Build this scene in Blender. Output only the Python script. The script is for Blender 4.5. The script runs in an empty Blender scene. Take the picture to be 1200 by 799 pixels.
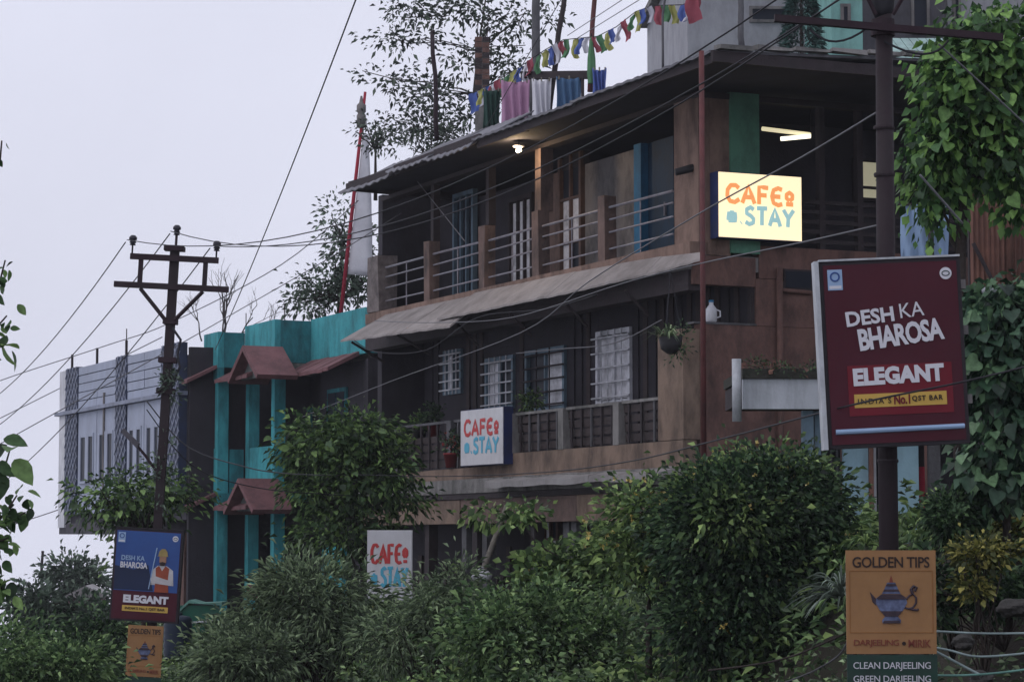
import bpy, math, random
import numpy as np
from mathutils import Vector, Matrix

# ------------------------------------------------------------------ camera
F = 3000.0                      # focal length in pixels of the 1200 px wide photograph
CAMZ = 1.6
PITCH = math.atan(0.08)
sc = bpy.context.scene
cam_d = bpy.data.cameras.new('camera'); cam = bpy.data.objects.new('camera', cam_d)
sc.collection.objects.link(cam); sc.camera = cam
cam_d.sensor_width = 36.0; cam_d.lens = 36.0 * F / 1200.0
cam_d.clip_start = 0.2; cam_d.clip_end = 6000
cam.location = (0, 0, CAMZ); cam.rotation_euler = (math.pi / 2 + PITCH, 0, 0)

# ------------------------------------------------------------------ world, sun, exposure
SUN_EL, SUN_AZ = math.radians(52), math.radians(-115)      # azimuth from +Y towards +X
w = bpy.data.worlds.new('World'); sc.world = w; w.use_nodes = True
nt = w.node_tree; nt.nodes.clear()
wo = nt.nodes.new('ShaderNodeOutputWorld'); bg = nt.nodes.new('ShaderNodeBackground')
sky = nt.nodes.new('ShaderNodeTexSky'); sky.sky_type = 'NISHITA'; sky.sun_disc = False
sky.sun_elevation = SUN_EL; sky.sun_rotation = SUN_AZ
sky.air_density = 1.0; sky.dust_density = 6.0; sky.ozone_density = 1.0
tc = nt.nodes.new('ShaderNodeTexCoord'); sep = nt.nodes.new('ShaderNodeSeparateXYZ')
mx = nt.nodes.new('ShaderNodeMath'); mx.operation = 'MAXIMUM'; mx.inputs[1].default_value = 0.12
cmb = nt.nodes.new('ShaderNodeCombineXYZ')
L = nt.links.new
L(tc.outputs['Generated'], sep.inputs[0]); L(sep.outputs[0], cmb.inputs[0]); L(sep.outputs[1], cmb.inputs[1])
L(sep.outputs[2], mx.inputs[0]); L(mx.outputs[0], cmb.inputs[2]); L(cmb.outputs[0], sky.inputs[0])
mixw = nt.nodes.new('ShaderNodeMix'); mixw.data_type = 'RGBA'; mixw.inputs[0].default_value = 0.93
L(sky.outputs[0], mixw.inputs[6]); mixw.inputs[7].default_value = (8.2, 8.35, 9.8, 1)     # even cloud deck
cn_ = nt.nodes.new('ShaderNodeTexNoise'); cn_.inputs['Scale'].default_value = 5.0; cn_.inputs['Detail'].default_value = 5
L(tc.outputs['Generated'], cn_.inputs['Vector'])
cr_ = nt.nodes.new('ShaderNodeMapRange'); cr_.inputs[1].default_value = 0.3; cr_.inputs[2].default_value = 0.7; cr_.inputs[3].default_value = 0.95; cr_.inputs[4].default_value = 1.05
L(cn_.outputs[0], cr_.inputs[0])
cm_ = nt.nodes.new('ShaderNodeMix'); cm_.data_type = 'RGBA'; cm_.blend_type = 'MULTIPLY'; cm_.inputs[0].default_value = 1.0
L(mixw.outputs[2], cm_.inputs[6]); L(cr_.outputs[0], cm_.inputs[7])
L(cm_.outputs[2], bg.inputs[0]); bg.inputs[1].default_value = 0.1
L(bg.outputs[0], wo.inputs[0])
sd = bpy.data.lights.new('sun', 'SUN'); so = bpy.data.objects.new('sun', sd); sc.collection.objects.link(so)
sd.energy = 0.5; sd.angle = math.radians(40); sd.color = (1.0, 0.96, 0.92)
so.rotation_euler = Vector((math.sin(SUN_AZ) * math.cos(SUN_EL), math.cos(SUN_AZ) * math.cos(SUN_EL), math.sin(SUN_EL))).to_track_quat('Z', 'Y').to_euler()
sc.view_settings.view_transform = 'Standard'; sc.view_settings.look = 'None'
sc.view_settings.exposure = 0.0; sc.view_settings.gamma = 1.0
sc.view_settings.use_curve_mapping = False
sc.cycles.max_bounces = 4; sc.cycles.diffuse_bounces = 2; sc.cycles.glossy_bounces = 2; sc.cycles.volume_bounces = 0; sc.cycles.transmission_bounces = 3

# ------------------------------------------------------------------ helpers
COL = sc.collection
rnd = random.Random(7)
rng = np.random.default_rng(11)
DX, DY = -0.415, 0.9098          # along the row of houses, away from the camera
NX, NY = -0.9098, -0.415         # out of the fronts, towards the road
CX, CY = 2.5, 34.0                # near corner of the cafe house
ROT = math.atan2(DY, DX)
cp, sp = math.cos(PITCH), math.sin(PITCH)

def at(px, py, Y):
    dx = (px - 600) / F; dy = (399.5 - py) / F
    ry = cp - dy * sp; rz = sp + dy * cp
    s = Y / ry
    return Vector((dx * s, Y, CAMZ + rz * s))
def zat(py, Y): return at(600, py, Y).z
def W(t, n, z=0.0): return Vector((CX + t * DX + n * NX, CY + t * DY + n * NY, z))
def tn(x, y): return ((x - CX) * DX + (y - CY) * DY, (x - CX) * NX + (y - CY) * NY)
def tp(px, n):                    # place along the fronts seen at column px on the plane n
    k = (px - 600) / F / (cp)
    a, b = CX + n * NX, CY + n * NY
    return (a - k * b) / (k * DY - DX)
def zp(px, py, n): return zat(py, CY + n * NY + tp(px, n) * DY)
def sp_(px, t):                   # depth behind the front (s = -n) seen at column px on the side plane t
    k = (px - 600) / F / cp
    a, b = CX + t * DX, CY + t * DY
    return (k * b - a) / (-NX + k * NY)
def zs(px, py, t): return zat(py, CY + t * DY - sp_(px, t) * NY)

def tag(o, label=None, cat=None, group=None, kind=None):
    if label: o['label'] = label
    if cat: o['category'] = cat
    if group: o['group'] = group
    if kind: o['kind'] = kind
    return o
def empty(name, loc=(0, 0, 0), rz=0.0, label=None, cat=None, group=None, parent=None):
    o = bpy.data.objects.new(name, None); COL.objects.link(o)
    o.location = loc; o.rotation_euler = (0, 0, rz); o.empty_display_size = 0.2
    if parent: o.parent = parent
    return tag(o, label, cat, group)
def link(name, me, mat, parent=None, loc=(0, 0, 0), rot=(0, 0, 0), scale=None):
    o = bpy.data.objects.new(name, me); COL.objects.link(o)
    if mat and not me.materials: me.materials.append(mat)
    if parent: o.parent = parent
    o.location = loc; o.rotation_euler = rot
    if scale: o.scale = scale
    return o

class MB:
    def __init__(s): s.v = []; s.f = []
    def add(s, vs, fs):
        b = len(s.v); s.v += [tuple(x) for x in vs]; s.f += [tuple(b + i for i in f) for f in fs]; return s
    def box(s, x0, x1, y0, y1, z0, z1, j=0.0):
        vs = [(x0, y0, z0), (x1, y0, z0), (x1, y1, z0), (x0, y1, z0), (x0, y0, z1), (x1, y0, z1), (x1, y1, z1), (x0, y1, z1)]
        if j: vs = [tuple(c + rnd.uniform(-j, j) for c in p) for p in vs]
        return s.add(vs, [(0, 3, 2, 1), (4, 5, 6, 7), (0, 1, 5, 4), (1, 2, 6, 5), (2, 3, 7, 6), (3, 0, 4, 7)])
    def hexa(s, b4, t4):
        return s.add(list(b4) + list(t4), [(0, 3, 2, 1), (4, 5, 6, 7), (0, 1, 5, 4), (1, 2, 6, 5), (2, 3, 7, 6), (3, 0, 4, 7)])
    def tube(s, pts, r, n=7, cap=True):
        pts = [Vector(p) for p in pts]; m = len(pts)
        if not isinstance(r, (list, tuple)): r = [r] * m
        vs = []; prev = None
        for i, p in enumerate(pts):
            d = (pts[min(i + 1, m - 1)] - pts[max(i - 1, 0)])
            d = d.normalized() if d.length > 1e-9 else Vector((0, 0, 1))
            if prev is None:
                a = Vector((0, 0, 1)) if abs(d.z) < 0.9 else Vector((1, 0, 0)); u = d.cross(a).normalized()
            else:
                u = (prev - d * prev.dot(d)).normalized()
            prev = u; vv = d.cross(u)
            for k in range(n):
                an = 2 * math.pi * k / n
                vs.append(p + (u * math.cos(an) + vv * math.sin(an)) * r[i])
        fs = []
        for i in range(m - 1):
            for k in range(n):
                k2 = (k + 1) % n
                fs.append((i * n + k, i * n + k2, (i + 1) * n + k2, (i + 1) * n + k))
        if cap: fs += [tuple(range(n - 1, -1, -1)), tuple(range((m - 1) * n, m * n))]
        return s.add(vs, fs)
    def prism(s, poly, y0, y1):                 # polygon in x,z pushed along y
        n = len(poly)
        vs = [(x, y0, z) for x, z in poly] + [(x, y1, z) for x, z in poly]
        fs = [tuple(range(n)), tuple(range(2 * n - 1, n - 1, -1))]
        fs += [(i, i + n, (i + 1) % n + n, (i + 1) % n) for i in range(n)]
        return s.add(vs, fs)
    def prismx(s, poly, x0, x1):                # polygon in y,z pushed along x
        n = len(poly)
        vs = [(x0, y, z) for y, z in poly] + [(x1, y, z) for y, z in poly]
        fs = [tuple(range(n)), tuple(range(2 * n - 1, n - 1, -1))]
        fs += [(i, i + n, (i + 1) % n + n, (i + 1) % n) for i in range(n)]
        return s.add(vs, fs)
    def lathe(s, prof, n=16, c=(0, 0, 0)):
        vs = []
        for r, z in prof:
            for k in range(n):
                a = 2 * math.pi * k / n; vs.append((c[0] + r * math.cos(a), c[1] + r * math.sin(a), c[2] + z))
        fs = []
        for i in range(len(prof) - 1):
            for k in range(n):
                k2 = (k + 1) % n; fs.append((i * n + k, i * n + k2, (i + 1) * n + k2, (i + 1) * n + k))
        fs += [tuple(range(n - 1, -1, -1)), tuple(range((len(prof) - 1) * n, len(prof) * n))]
        return s.add(vs, fs)
    def mesh(s, name, smooth=False):
        me = bpy.data.meshes.new(name); me.from_pydata(s.v, [], s.f); me.validate()
        if smooth:
            me.polygons.foreach_set('use_smooth', [True] * len(me.polygons))
        me.update(); return me
    def build(s, name, mat, parent=None, loc=(0, 0, 0), rot=(0, 0, 0), smooth=False):
        me = s.mesh(name, smooth)
        # consistent outward normals
        import bmesh
        bm = bmesh.new(); bm.from_mesh(me); bmesh.ops.recalc_face_normals(bm, faces=bm.faces); bm.to_mesh(me); bm.free()
        return link(name, me, mat, parent, loc, rot)
def box(name, mat, parent, x0, x1, y0, y1, z0, z1, j=0.0):
    return MB().box(x0, x1, y0, y1, z0, z1, j).build(name, mat, parent)

# ------------------------------------------------------------------ materials
def nd(t, kind): return t.nodes.new(kind)
def pm(name, c1, c2=None, scale=3.0, rough=0.8, bump=0.15, streak=0.0, dirt=(0.03, 0.03, 0.03), dscale=1.2, metal=0.0, bscale=25.0, dirt_amt=0.45):
    m = bpy.data.materials.new(name); m.use_nodes = True; t = m.node_tree
    b = t.nodes['Principled BSDF']; b.inputs['Roughness'].default_value = rough; b.inputs['Metallic'].default_value = metal; b.inputs['Specular IOR Level'].default_value = 0.18
    c2 = c2 or tuple(x * 0.7 for x in c1)
    co = nd(t, 'ShaderNodeTexCoord'); li = t.links.new
    n1 = nd(t, 'ShaderNodeTexNoise'); n1.inputs['Scale'].default_value = scale; n1.inputs['Detail'].default_value = 6
    n1.inputs['Roughness'].default_value = 0.65
    li(co.outputs['Object'], n1.inputs['Vector'])
    r1 = nd(t, 'ShaderNodeValToRGB'); r1.color_ramp.elements[0].position = 0.3; r1.color_ramp.elements[1].position = 0.72
    r1.color_ramp.elements[0].color = (*c2, 1); r1.color_ramp.elements[1].color = (*c1, 1)
    li(n1.outputs[0], r1.inputs[0]); out = r1.outputs[0]
    if dirt_amt > 0:
        mp = nd(t, 'ShaderNodeMapping'); mp.inputs['Scale'].default_value = (dscale, dscale, dscale * (1.0 - 0.85 * streak))
        li(co.outputs['Object'], mp.inputs[0])
        n2 = nd(t, 'ShaderNodeTexNoise'); n2.inputs['Scale'].default_value = 2.4; n2.inputs['Detail'].default_value = 8
        n2.inputs['Roughness'].default_value = 0.7; li(mp.outputs[0], n2.inputs['Vector'])
        r2 = nd(t, 'ShaderNodeValToRGB'); r2.color_ramp.elements[0].position = 0.43; r2.color_ramp.elements[1].position = 0.64
        r2.color_ramp.elements[0].color = (0, 0, 0, 1); r2.color_ramp.elements[1].color = (dirt_amt,) * 3 + (1,)
        li(n2.outputs[0], r2.inputs[0])
        mi = nd(t, 'ShaderNodeMix'); mi.data_type = 'RGBA'
        li(r2.outputs[0], mi.inputs[0]); li(out, mi.inputs[6]); mi.inputs[7].default_value = (*dirt, 1); out = mi.outputs[2]
    li(out, b.inputs['Base Color'])
    if bump:
        n3 = nd(t, 'ShaderNodeTexNoise'); n3.inputs['Scale'].default_value = bscale; n3.inputs['Detail'].default_value = 5
        li(co.outputs['Object'], n3.inputs['Vector'])
        bp = nd(t, 'ShaderNodeBump'); bp.inputs['Strength'].default_value = bump; bp.inputs['Distance'].default_value = 0.03
        li(n3.outputs[0], bp.inputs['Height']); li(bp.outputs[0], b.inputs['Normal'])
    return m
def leafmat(name, dark, mid, light, trans=0.25, rough=0.55, accent=None):
    m = bpy.data.materials.new(name); m.use_nodes = True; t = m.node_tree; li = t.links.new
    b = t.nodes['Principled BSDF']; b.inputs['Roughness'].default_value = rough
    b.inputs['Specular IOR Level'].default_value = 0.28
    g = nd(t, 'ShaderNodeNewGeometry'); oi = nd(t, 'ShaderNodeObjectInfo')
    ad = nd(t, 'ShaderNodeMath'); ad.operation = 'ADD'; fr = nd(t, 'ShaderNodeMath'); fr.operation = 'FRACT'
    li(g.outputs['Random Per Island'], ad.inputs[0]); li(oi.outputs['Random'], ad.inputs[1]); li(ad.outputs[0], fr.inputs[0])
    r = nd(t, 'ShaderNodeValToRGB'); e = r.color_ramp.elements
    e[0].position = 0.0; e[0].color = (*[q * .45 for q in dark], 1); e[1].position = 0.97; e[1].color = (*[q * 1.55 for q in light], 1)
    k = e.new(0.55); k.color = (*mid, 1)
    if accent: k = e.new(0.985); k.color = (*accent, 1)
    li(fr.outputs[0], r.inputs[0])
    co = nd(t, 'ShaderNodeTexCoord'); n = nd(t, 'ShaderNodeTexNoise'); n.inputs['Scale'].default_value = 2.6; n.inputs['Detail'].default_value = 4
    li(co.outputs['Object'], n.inputs['Vector'])
    hs = nd(t, 'ShaderNodeHueSaturation'); mr = nd(t, 'ShaderNodeMapRange')
    mr.inputs[1].default_value = 0.3; mr.inputs[2].default_value = 0.7; mr.inputs[3].default_value = 0.6; mr.inputs[4].default_value = 1.6
    li(n.outputs[0], mr.inputs[0]); li(mr.outputs[0], hs.inputs['Value']); li(r.outputs[0], hs.inputs['Color'])
    li(hs.outputs[0], b.inputs['Base Color'])
    tr = nd(t, 'ShaderNodeBsdfTranslucent'); li(hs.outputs[0], tr.inputs[0])
    ms = nd(t, 'ShaderNodeMixShader'); ms.inputs[0].default_value = trans
    o = t.nodes['Material Output']; li(b.outputs[0], ms.inputs[1]); li(tr.outputs[0], ms.inputs[2]); li(ms.outputs[0], o.inputs[0])
    return m
def emit(name, col, s):
    m = bpy.data.materials.new(name); m.use_nodes = True; b = m.node_tree.nodes['Principled BSDF']
    b.inputs['Base Color'].default_value = (*col, 1); b.inputs['Emission Color'].default_value = (*col, 1); b.inputs['Emission Strength'].default_value = s
    return m
def glassmat(name, col, rough=0.08):
    m = bpy.data.materials.new(name); m.use_nodes = True; t = m.node_tree; b = t.nodes['Principled BSDF']
    b.inputs['Base Color'].default_value = (*col, 1); b.inputs['Roughness'].default_value = rough; b.inputs['Specular IOR Level'].default_value = 0.06
    n = nd(t, 'ShaderNodeTexNoise'); n.inputs['Scale'].default_value = 2.0; bp = nd(t, 'ShaderNodeBump'); bp.inputs['Strength'].default_value = 0.06
    t.links.new(n.outputs[0], bp.inputs['Height']); t.links.new(bp.outputs[0], b.inputs['Normal'])
    return m
M = {}
M['peach'] = pm('peach_plaster', (0.26, 0.175, 0.14), (0.1768, 0.119, 0.0952), 1.5, 0.85, 0.2, 0.7, (0.05, 0.035, 0.03), dirt_amt=0.7)
M['tan'] = pm('tan_plaster', (0.27, 0.195, 0.15), (0.1836, 0.1326, 0.102), 1.5, 0.85, 0.2, 0.7, (0.05, 0.04, 0.035), dirt_amt=0.7)
M['redbrown'] = pm('red_brown_plaster', (0.185, 0.105, 0.088), (0.1258, 0.0714, 0.0598), 1.2, 0.85, 0.2, 0.6, (0.04, 0.03, 0.03), dirt_amt=0.7)
M['postpeach'] = pm('post_paint', (0.19, 0.13, 0.112), (0.1292, 0.0884, 0.0762), 3, 0.8, 0.2, 0.6, dirt_amt=0.7)
M['greywall'] = pm('grey_plaster', (0.23, 0.215, 0.21), (0.1564, 0.1462, 0.1428), 1.2, 0.9, 0.15, 0.6, (0.05, 0.05, 0.055), dirt_amt=0.7)
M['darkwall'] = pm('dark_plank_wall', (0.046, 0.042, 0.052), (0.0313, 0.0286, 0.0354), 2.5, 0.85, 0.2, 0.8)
M['darkwood'] = pm('dark_wood', (0.048, 0.038, 0.042), (0.0326, 0.0258, 0.0286), 5, 0.75, 0.25, 0.8)
M['slat'] = pm('old_board', (0.07, 0.055, 0.056), (0.0476, 0.0374, 0.0381), 6, 0.85, 0.3, 0.8)
M['greywood'] = pm('weathered_grey_wood', (0.13, 0.13, 0.14), (0.0884, 0.0884, 0.0952), 6, 0.9, 0.3, 0.8)
M['concrete'] = pm('stained_concrete', (0.25, 0.24, 0.235), (0.16, 0.155, 0.15), 2.5, 0.9, 0.3, 0.7, (0.035, 0.04, 0.035), dirt_amt=0.7)
M['concrete2'] = pm('grey_green_plaster', (0.13, 0.145, 0.14), (0.08, 0.09, 0.088), 2.5, 0.9, 0.2, 0.5)
M['brickpier'] = pm('worn_pier', (0.24, 0.21, 0.20), (0.12, 0.10, 0.10), 7, 0.9, 0.5, 0.3)
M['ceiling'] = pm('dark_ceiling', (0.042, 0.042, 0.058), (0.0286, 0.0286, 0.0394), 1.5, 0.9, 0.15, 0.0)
M['tin'] = pm('galvanised_sheet', (0.33, 0.32, 0.32), (0.22, 0.21, 0.21), 2.2, 0.6, 0.12, 0.3, (0.09, 0.07, 0.06), 0.8, 0.0)
M['tindark'] = pm('dark_galvanised_sheet', (0.20, 0.20, 0.22), (0.11, 0.11, 0.125), 2.2, 0.6, 0.12, 0.3, (0.04, 0.04, 0.045))
M['tin2'] = pm('old_roof_sheet', (0.24, 0.24, 0.26), (0.13, 0.13, 0.15), 2.2, 0.7, 0.12, 0.3, (0.05, 0.045, 0.045), 0.8, 0.0)
M['cement'] = pm('cement_sheet', (0.36, 0.33, 0.32), (0.2448, 0.2244, 0.2176), 2.0, 0.9, 0.15, 0.3, (0.10, 0.085, 0.08), 0.9, dirt_amt=0.45)
M['rail'] = pm('rail_paint', (0.30, 0.30, 0.34), (0.19, 0.19, 0.22), 8, 0.5, 0.05, 0.0, (0.10, 0.06, 0.05))
M['bluepaint'] = pm('bright_blue_paint', (0.04, 0.20, 0.36), (0.03, 0.15, 0.28), 2, 0.6, 0.08, 0.5)
M['navydoor'] = pm('navy_door_paint', (0.02, 0.055, 0.1), (0.0136, 0.0374, 0.068), 2, 0.6, 0.08, 0.5)
M['greencol'] = pm('green_column_paint', (0.10, 0.26, 0.17), (0.08, 0.20, 0.14), 2, 0.7, 0.1, 0.5)
M['white'] = pm('white_paint', (0.66, 0.67, 0.70), (0.52, 0.53, 0.57), 3, 0.6, 0.08, 0.6, (0.2, 0.2, 0.2))
M['winframe'] = pm('window_paint', (0.72, 0.73, 0.78), (0.4896, 0.4964, 0.5304), 4, 0.6, 0.05, 0.0)
M['brownframe'] = pm('brown_frame', (0.16, 0.10, 0.08), (0.10, 0.065, 0.055), 4, 0.6, 0.1)
M['glass'] = glassmat('dark_window_glass', (0.018, 0.022, 0.032), 0.35)
M['curtain'] = pm('white_curtain', (0.85, 0.85, 0.9), (0.578, 0.578, 0.612), 6, 0.9, 0.2)
M['pipe'] = pm('red_oxide_pipe', (0.16, 0.055, 0.055), (0.1088, 0.0374, 0.0374), 5, 0.6, 0.1)
M['pipew'] = pm('white_plastic_pipe', (0.52, 0.55, 0.58), (0.40, 0.42, 0.45), 4, 0.5, 0.05, 0.5)
M['teal'] = pm('teal_paint_shaded', (0.045, 0.26, 0.29), (0.027, 0.156, 0.174), 1.3, 0.8, 0.15, 0.8, (0.02, 0.05, 0.06), 1.4, dirt_amt=0.7)  # shaded copy of the house teal, for faces turned away from the sky
M['teal_lit'] = pm('teal_paint_lit', (0.07, 0.38, 0.42), (0.0504, 0.2736, 0.3024), 1.3, 0.8, 0.15, 0.8, (0.02, 0.07, 0.08), 1.4, 0, 25, 0.6)  # lit copy of the same teal, paler for fronts facing the sky
M['redtile'] = pm('red_oxide_canopy', (0.21, 0.105, 0.112), (0.1428, 0.0714, 0.0762), 2.5, 0.85, 0.25, 0.5, (0.04, 0.03, 0.03))
M['panel'] = pm('blue_white_panel', (0.37, 0.41, 0.51), (0.29, 0.325, 0.41), 1.6, 0.6, 0.08, 0.7, (0.2, 0.21, 0.25), 1.0, 0, 25, 0.35)
M['navy'] = pm('navy_tile', (0.035, 0.05, 0.1), (0.0238, 0.034, 0.068), 3, 0.5, 0.05, 0)
M['lattice'] = pm('lattice_tile', (0.26, 0.29, 0.38), (0.1768, 0.1972, 0.2584), 3, 0.5, 0.05, 0)
M['pole'] = pm('rusty_pole_paint', (0.035, 0.024, 0.029), (0.0238, 0.0163, 0.0197), 4, 0.7, 0.15, 0.3)
M['crossarm'] = pm('crossarm_steel', (0.036, 0.021, 0.028), (0.0245, 0.0143, 0.019), 4, 0.7, 0.1)
M['insul'] = pm('insulator_glaze', (0.05, 0.045, 0.06), (0.03, 0.03, 0.04), 5, 0.3, 0)
M['cable'] = pm('cable_rubber', (0.03, 0.03, 0.035), (0.02, 0.02, 0.025), 5, 0.6, 0, dirt_amt=0)
M['cablegrey'] = pm('cable_aluminium', (0.16, 0.16, 0.175), (0.12, 0.12, 0.13), 5, 0.6, 0, dirt_amt=0)
M['frame'] = pm('sign_frame_black', (0.03, 0.025, 0.03), (0.02, 0.018, 0.022), 4, 0.6, 0.05)
M['maroon'] = pm('maroon_print', (0.072, 0.01, 0.02), (0.049, 0.0068, 0.0136), 1.2, 0.45, 0.02, 0, (0.05, 0.02, 0.03), 0.8, 0, 25, 0.25)
M['redprint'] = pm('red_print', (0.16, 0.013, 0.024), (0.1088, 0.0088, 0.0163), 1.2, 0.45, 0, dirt_amt=0)
M['yellowprint'] = pm('yellow_print', (0.56, 0.37, 0.09), (0.48, 0.31, 0.07), 2, 0.5, 0, dirt_amt=0)
M['whiteprint'] = pm('white_print', (0.62, 0.62, 0.66), (0.55, 0.55, 0.6), 2, 0.5, 0, dirt_amt=0)
M['blackprint'] = pm('dark_print', (0.035, 0.022, 0.02), (0.03, 0.02, 0.018), 2, 0.5, 0, dirt_amt=0)
M['blueprint'] = pm('blue_print', (0.035, 0.10, 0.30), (0.03, 0.06, 0.20), 1.0, 0.45, 0, dirt_amt=0)
M['navyprint'] = pm('navy_print', (0.018, 0.03, 0.075), (0.015, 0.022, 0.05), 1.0, 0.45, 0, dirt_amt=0)
M['paleblueprint'] = pm('pale_blue_print', (0.30, 0.42, 0.60), (0.24, 0.35, 0.52), 2, 0.45, 0, dirt_amt=0)
M['orange'] = pm('orange_board', (0.36, 0.195, 0.085), (0.2448, 0.1326, 0.0578), 2.0, 0.6, 0.03, 0.4, (0.2, 0.1, 0.05), 1, 0, 25, 0.3)
M['orangeedge'] = pm('orange_print_line', (0.30, 0.13, 0.04), None, 2.0, 0.6, 0, dirt_amt=0)
M['greenboard'] = pm('green_board', (0.022, 0.06, 0.045), (0.018, 0.045, 0.035), 2.0, 0.6, 0.03)
M['potblue'] = pm('teapot_blue', (0.16, 0.20, 0.33), (0.035, 0.035, 0.07), 14, 0.5, 0, dirt_amt=0)
M['potdark'] = pm('teapot_dark', (0.07, 0.045, 0.055), (0.03, 0.025, 0.035), 14, 0.5, 0, dirt_amt=0)
M['potred'] = pm('teapot_red', (0.22, 0.06, 0.04), None, 14, 0.5, 0, dirt_amt=0)
M['skin'] = pm('printed_skin', (0.35, 0.2, 0.13), None, 10, 0.5, 0, dirt_amt=0)
M['helmet'] = pm('printed_helmet', (0.34, 0.26, 0.1), (0.2312, 0.1768, 0.068), 10, 0.5, 0, dirt_amt=0)
M['vest'] = pm('printed_vest', (0.32, 0.075, 0.04), (0.2176, 0.051, 0.0272), 10, 0.5, 0, dirt_amt=0)
M['shirt'] = pm('printed_shirt', (0.5, 0.49, 0.5), (0.38, 0.37, 0.38), 10, 0.5, 0, dirt_amt=0)
M['signwhite'] = pm('sign_white_face', (0.62, 0.62, 0.64), (0.52, 0.52, 0.55), 1.5, 0.5, 0.02, 0.5, (0.3, 0.3, 0.3), 1, 0, 25, 0.3)
M['signnavy'] = pm('sign_navy_side', (0.025, 0.04, 0.13), (0.02, 0.03, 0.10), 2, 0.5, 0.02)
M['lredw'] = pm('letter_red', (0.5, 0.06, 0.06), (0.42, 0.05, 0.05), 4, 0.5, 0, dirt_amt=0)
M['lbluew'] = pm('letter_blue', (0.10, 0.40, 0.55), (0.08, 0.34, 0.48), 4, 0.5, 0, dirt_amt=0)
M['lightbox'] = emit('lightbox_face', (1.0, 0.81, 0.50), 0.98)
M['glowred'] = emit('lightbox_orange', (0.98, 0.36, 0.12), 0.70)
M['glowblue'] = emit('lightbox_blue', (0.36, 0.60, 0.60), 0.62)
M['tube'] = emit('tube_lamp', (1.0, 0.93, 0.72), 2.0)
M['tubedim'] = emit('tube_lamp_soft', (0.95, 0.85, 0.55), 0.75)
M['bulb'] = emit('bulb_glass', (1.0, 0.78, 0.46), 14.0)
M['litpane'] = emit('lit_window_pane', (0.60, 0.56, 0.38), 0.36)
M['rust'] = pm('rusty_sheet', (0.23, 0.115, 0.085), (0.13, 0.07, 0.06), 3, 0.8, 0.2, 0.8, (0.05, 0.035, 0.03))
M['bluewall'] = pm('pale_blue_wall', (0.34, 0.52, 0.60), (0.27, 0.43, 0.51), 1.5, 0.8, 0.1, 0.7, (0.1, 0.13, 0.15), 1, 0, 25, 0.35)
M['bluesteel'] = pm('blue_grey_post', (0.17, 0.25, 0.31), (0.12, 0.18, 0.23), 3, 0.6, 0.1, 0.6)
M['fascia'] = pm('white_fascia', (0.52, 0.55, 0.59), (0.40, 0.43, 0.47), 1.5, 0.8, 0.12, 0.9, (0.08, 0.085, 0.085), 1.4)
M['moss'] = pm('mossy_slab', (0.06, 0.055, 0.05), (0.035, 0.04, 0.03), 8, 0.95, 0.6)
M['farwall'] = pm('grey_white_wall', (0.34, 0.345, 0.37), (0.28, 0.285, 0.31), 1, 0.85, 0.1, 0.6, (0.14, 0.14, 0.15))
M['fargreen'] = pm('mint_wall', (0.22, 0.44, 0.40), (0.18, 0.37, 0.34), 1, 0.85, 0.1, 0.6, (0.08, 0.13, 0.12))
M['fardark'] = pm('dark_far_wall', (0.10, 0.095, 0.11), (0.07, 0.068, 0.08), 1, 0.85, 0.1, 0.6)
M['greenroof'] = pm('pale_green_roof', (0.32, 0.46, 0.43), (0.25, 0.38, 0.36), 2, 0.7, 0.1, 0.4, (0.1, 0.12, 0.11))
M['bark'] = pm('bark', (0.055, 0.042, 0.036), (0.03, 0.025, 0.022), 9, 0.9, 0.6)
M['bare'] = pm('bare_twig', (0.09, 0.08, 0.08), (0.06, 0.055, 0.055), 9, 0.9, 0.3)
M['stemg'] = pm('green_stem', (0.05, 0.07, 0.035), (0.035, 0.05, 0.028), 9, 0.8, 0.2)
M['soil'] = pm('bank_soil', (0.055, 0.046, 0.038), (0.03, 0.027, 0.024), 2.5, 0.95, 0.8, 0.0, (0.03, 0.045, 0.022), 1.0)
M['asphalt'] = pm('asphalt', (0.055, 0.055, 0.058), (0.042, 0.042, 0.045), 4, 0.9, 0.3)
M['rock'] = pm('garden_rock', (0.075, 0.07, 0.066), (0.035, 0.035, 0.033), 5, 0.9, 0.6)
M['hose'] = pm('pale_hose', (0.30, 0.38, 0.38), (0.22, 0.29, 0.29), 4, 0.5, 0.02)
M['hosegreen'] = pm('green_hose', (0.16, 0.34, 0.29), (0.11, 0.25, 0.21), 4, 0.5, 0.02)
M['tarp'] = pm('green_tarpaulin', (0.02, 0.14, 0.09), (0.015, 0.09, 0.06), 3, 0.5, 0.2)
M['drum'] = pm('navy_plastic_drum', (0.022, 0.035, 0.06), (0.015, 0.025, 0.045), 3, 0.45, 0.05)
M['bamboo'] = pm('pale_bamboo', (0.26, 0.24, 0.20), (0.17, 0.155, 0.13), 5, 0.7, 0.1)
M['cloth_w'] = pm('white_cloth', (0.66, 0.66, 0.70), (0.55, 0.55, 0.6), 3, 0.9, 0.2, dirt_amt=0.1)
M['cloth_pink'] = pm('pink_cloth', (0.44, 0.25, 0.38), (0.36, 0.20, 0.31), 3, 0.9, 0.2, dirt_amt=0.1)
M['cloth_blue'] = pm('blue_cloth', (0.08, 0.16, 0.28), (0.06, 0.12, 0.22), 3, 0.9, 0.2, dirt_amt=0.1)
M['cloth_dkgreen'] = pm('dark_green_cloth', (0.03, 0.07, 0.06), (0.025, 0.055, 0.045), 3, 0.9, 0.2, dirt_amt=0.1)
M['cloth_red'] = pm('red_cloth', (0.36, 0.035, 0.06), (0.28, 0.03, 0.05), 3, 0.9, 0.2, dirt_amt=0.1)
M['f_blue'] = pm('flag_blue', (0.09, 0.14, 0.4), (0.072, 0.112, 0.32), 5, 0.9, 0.1, dirt_amt=0.1)
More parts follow.
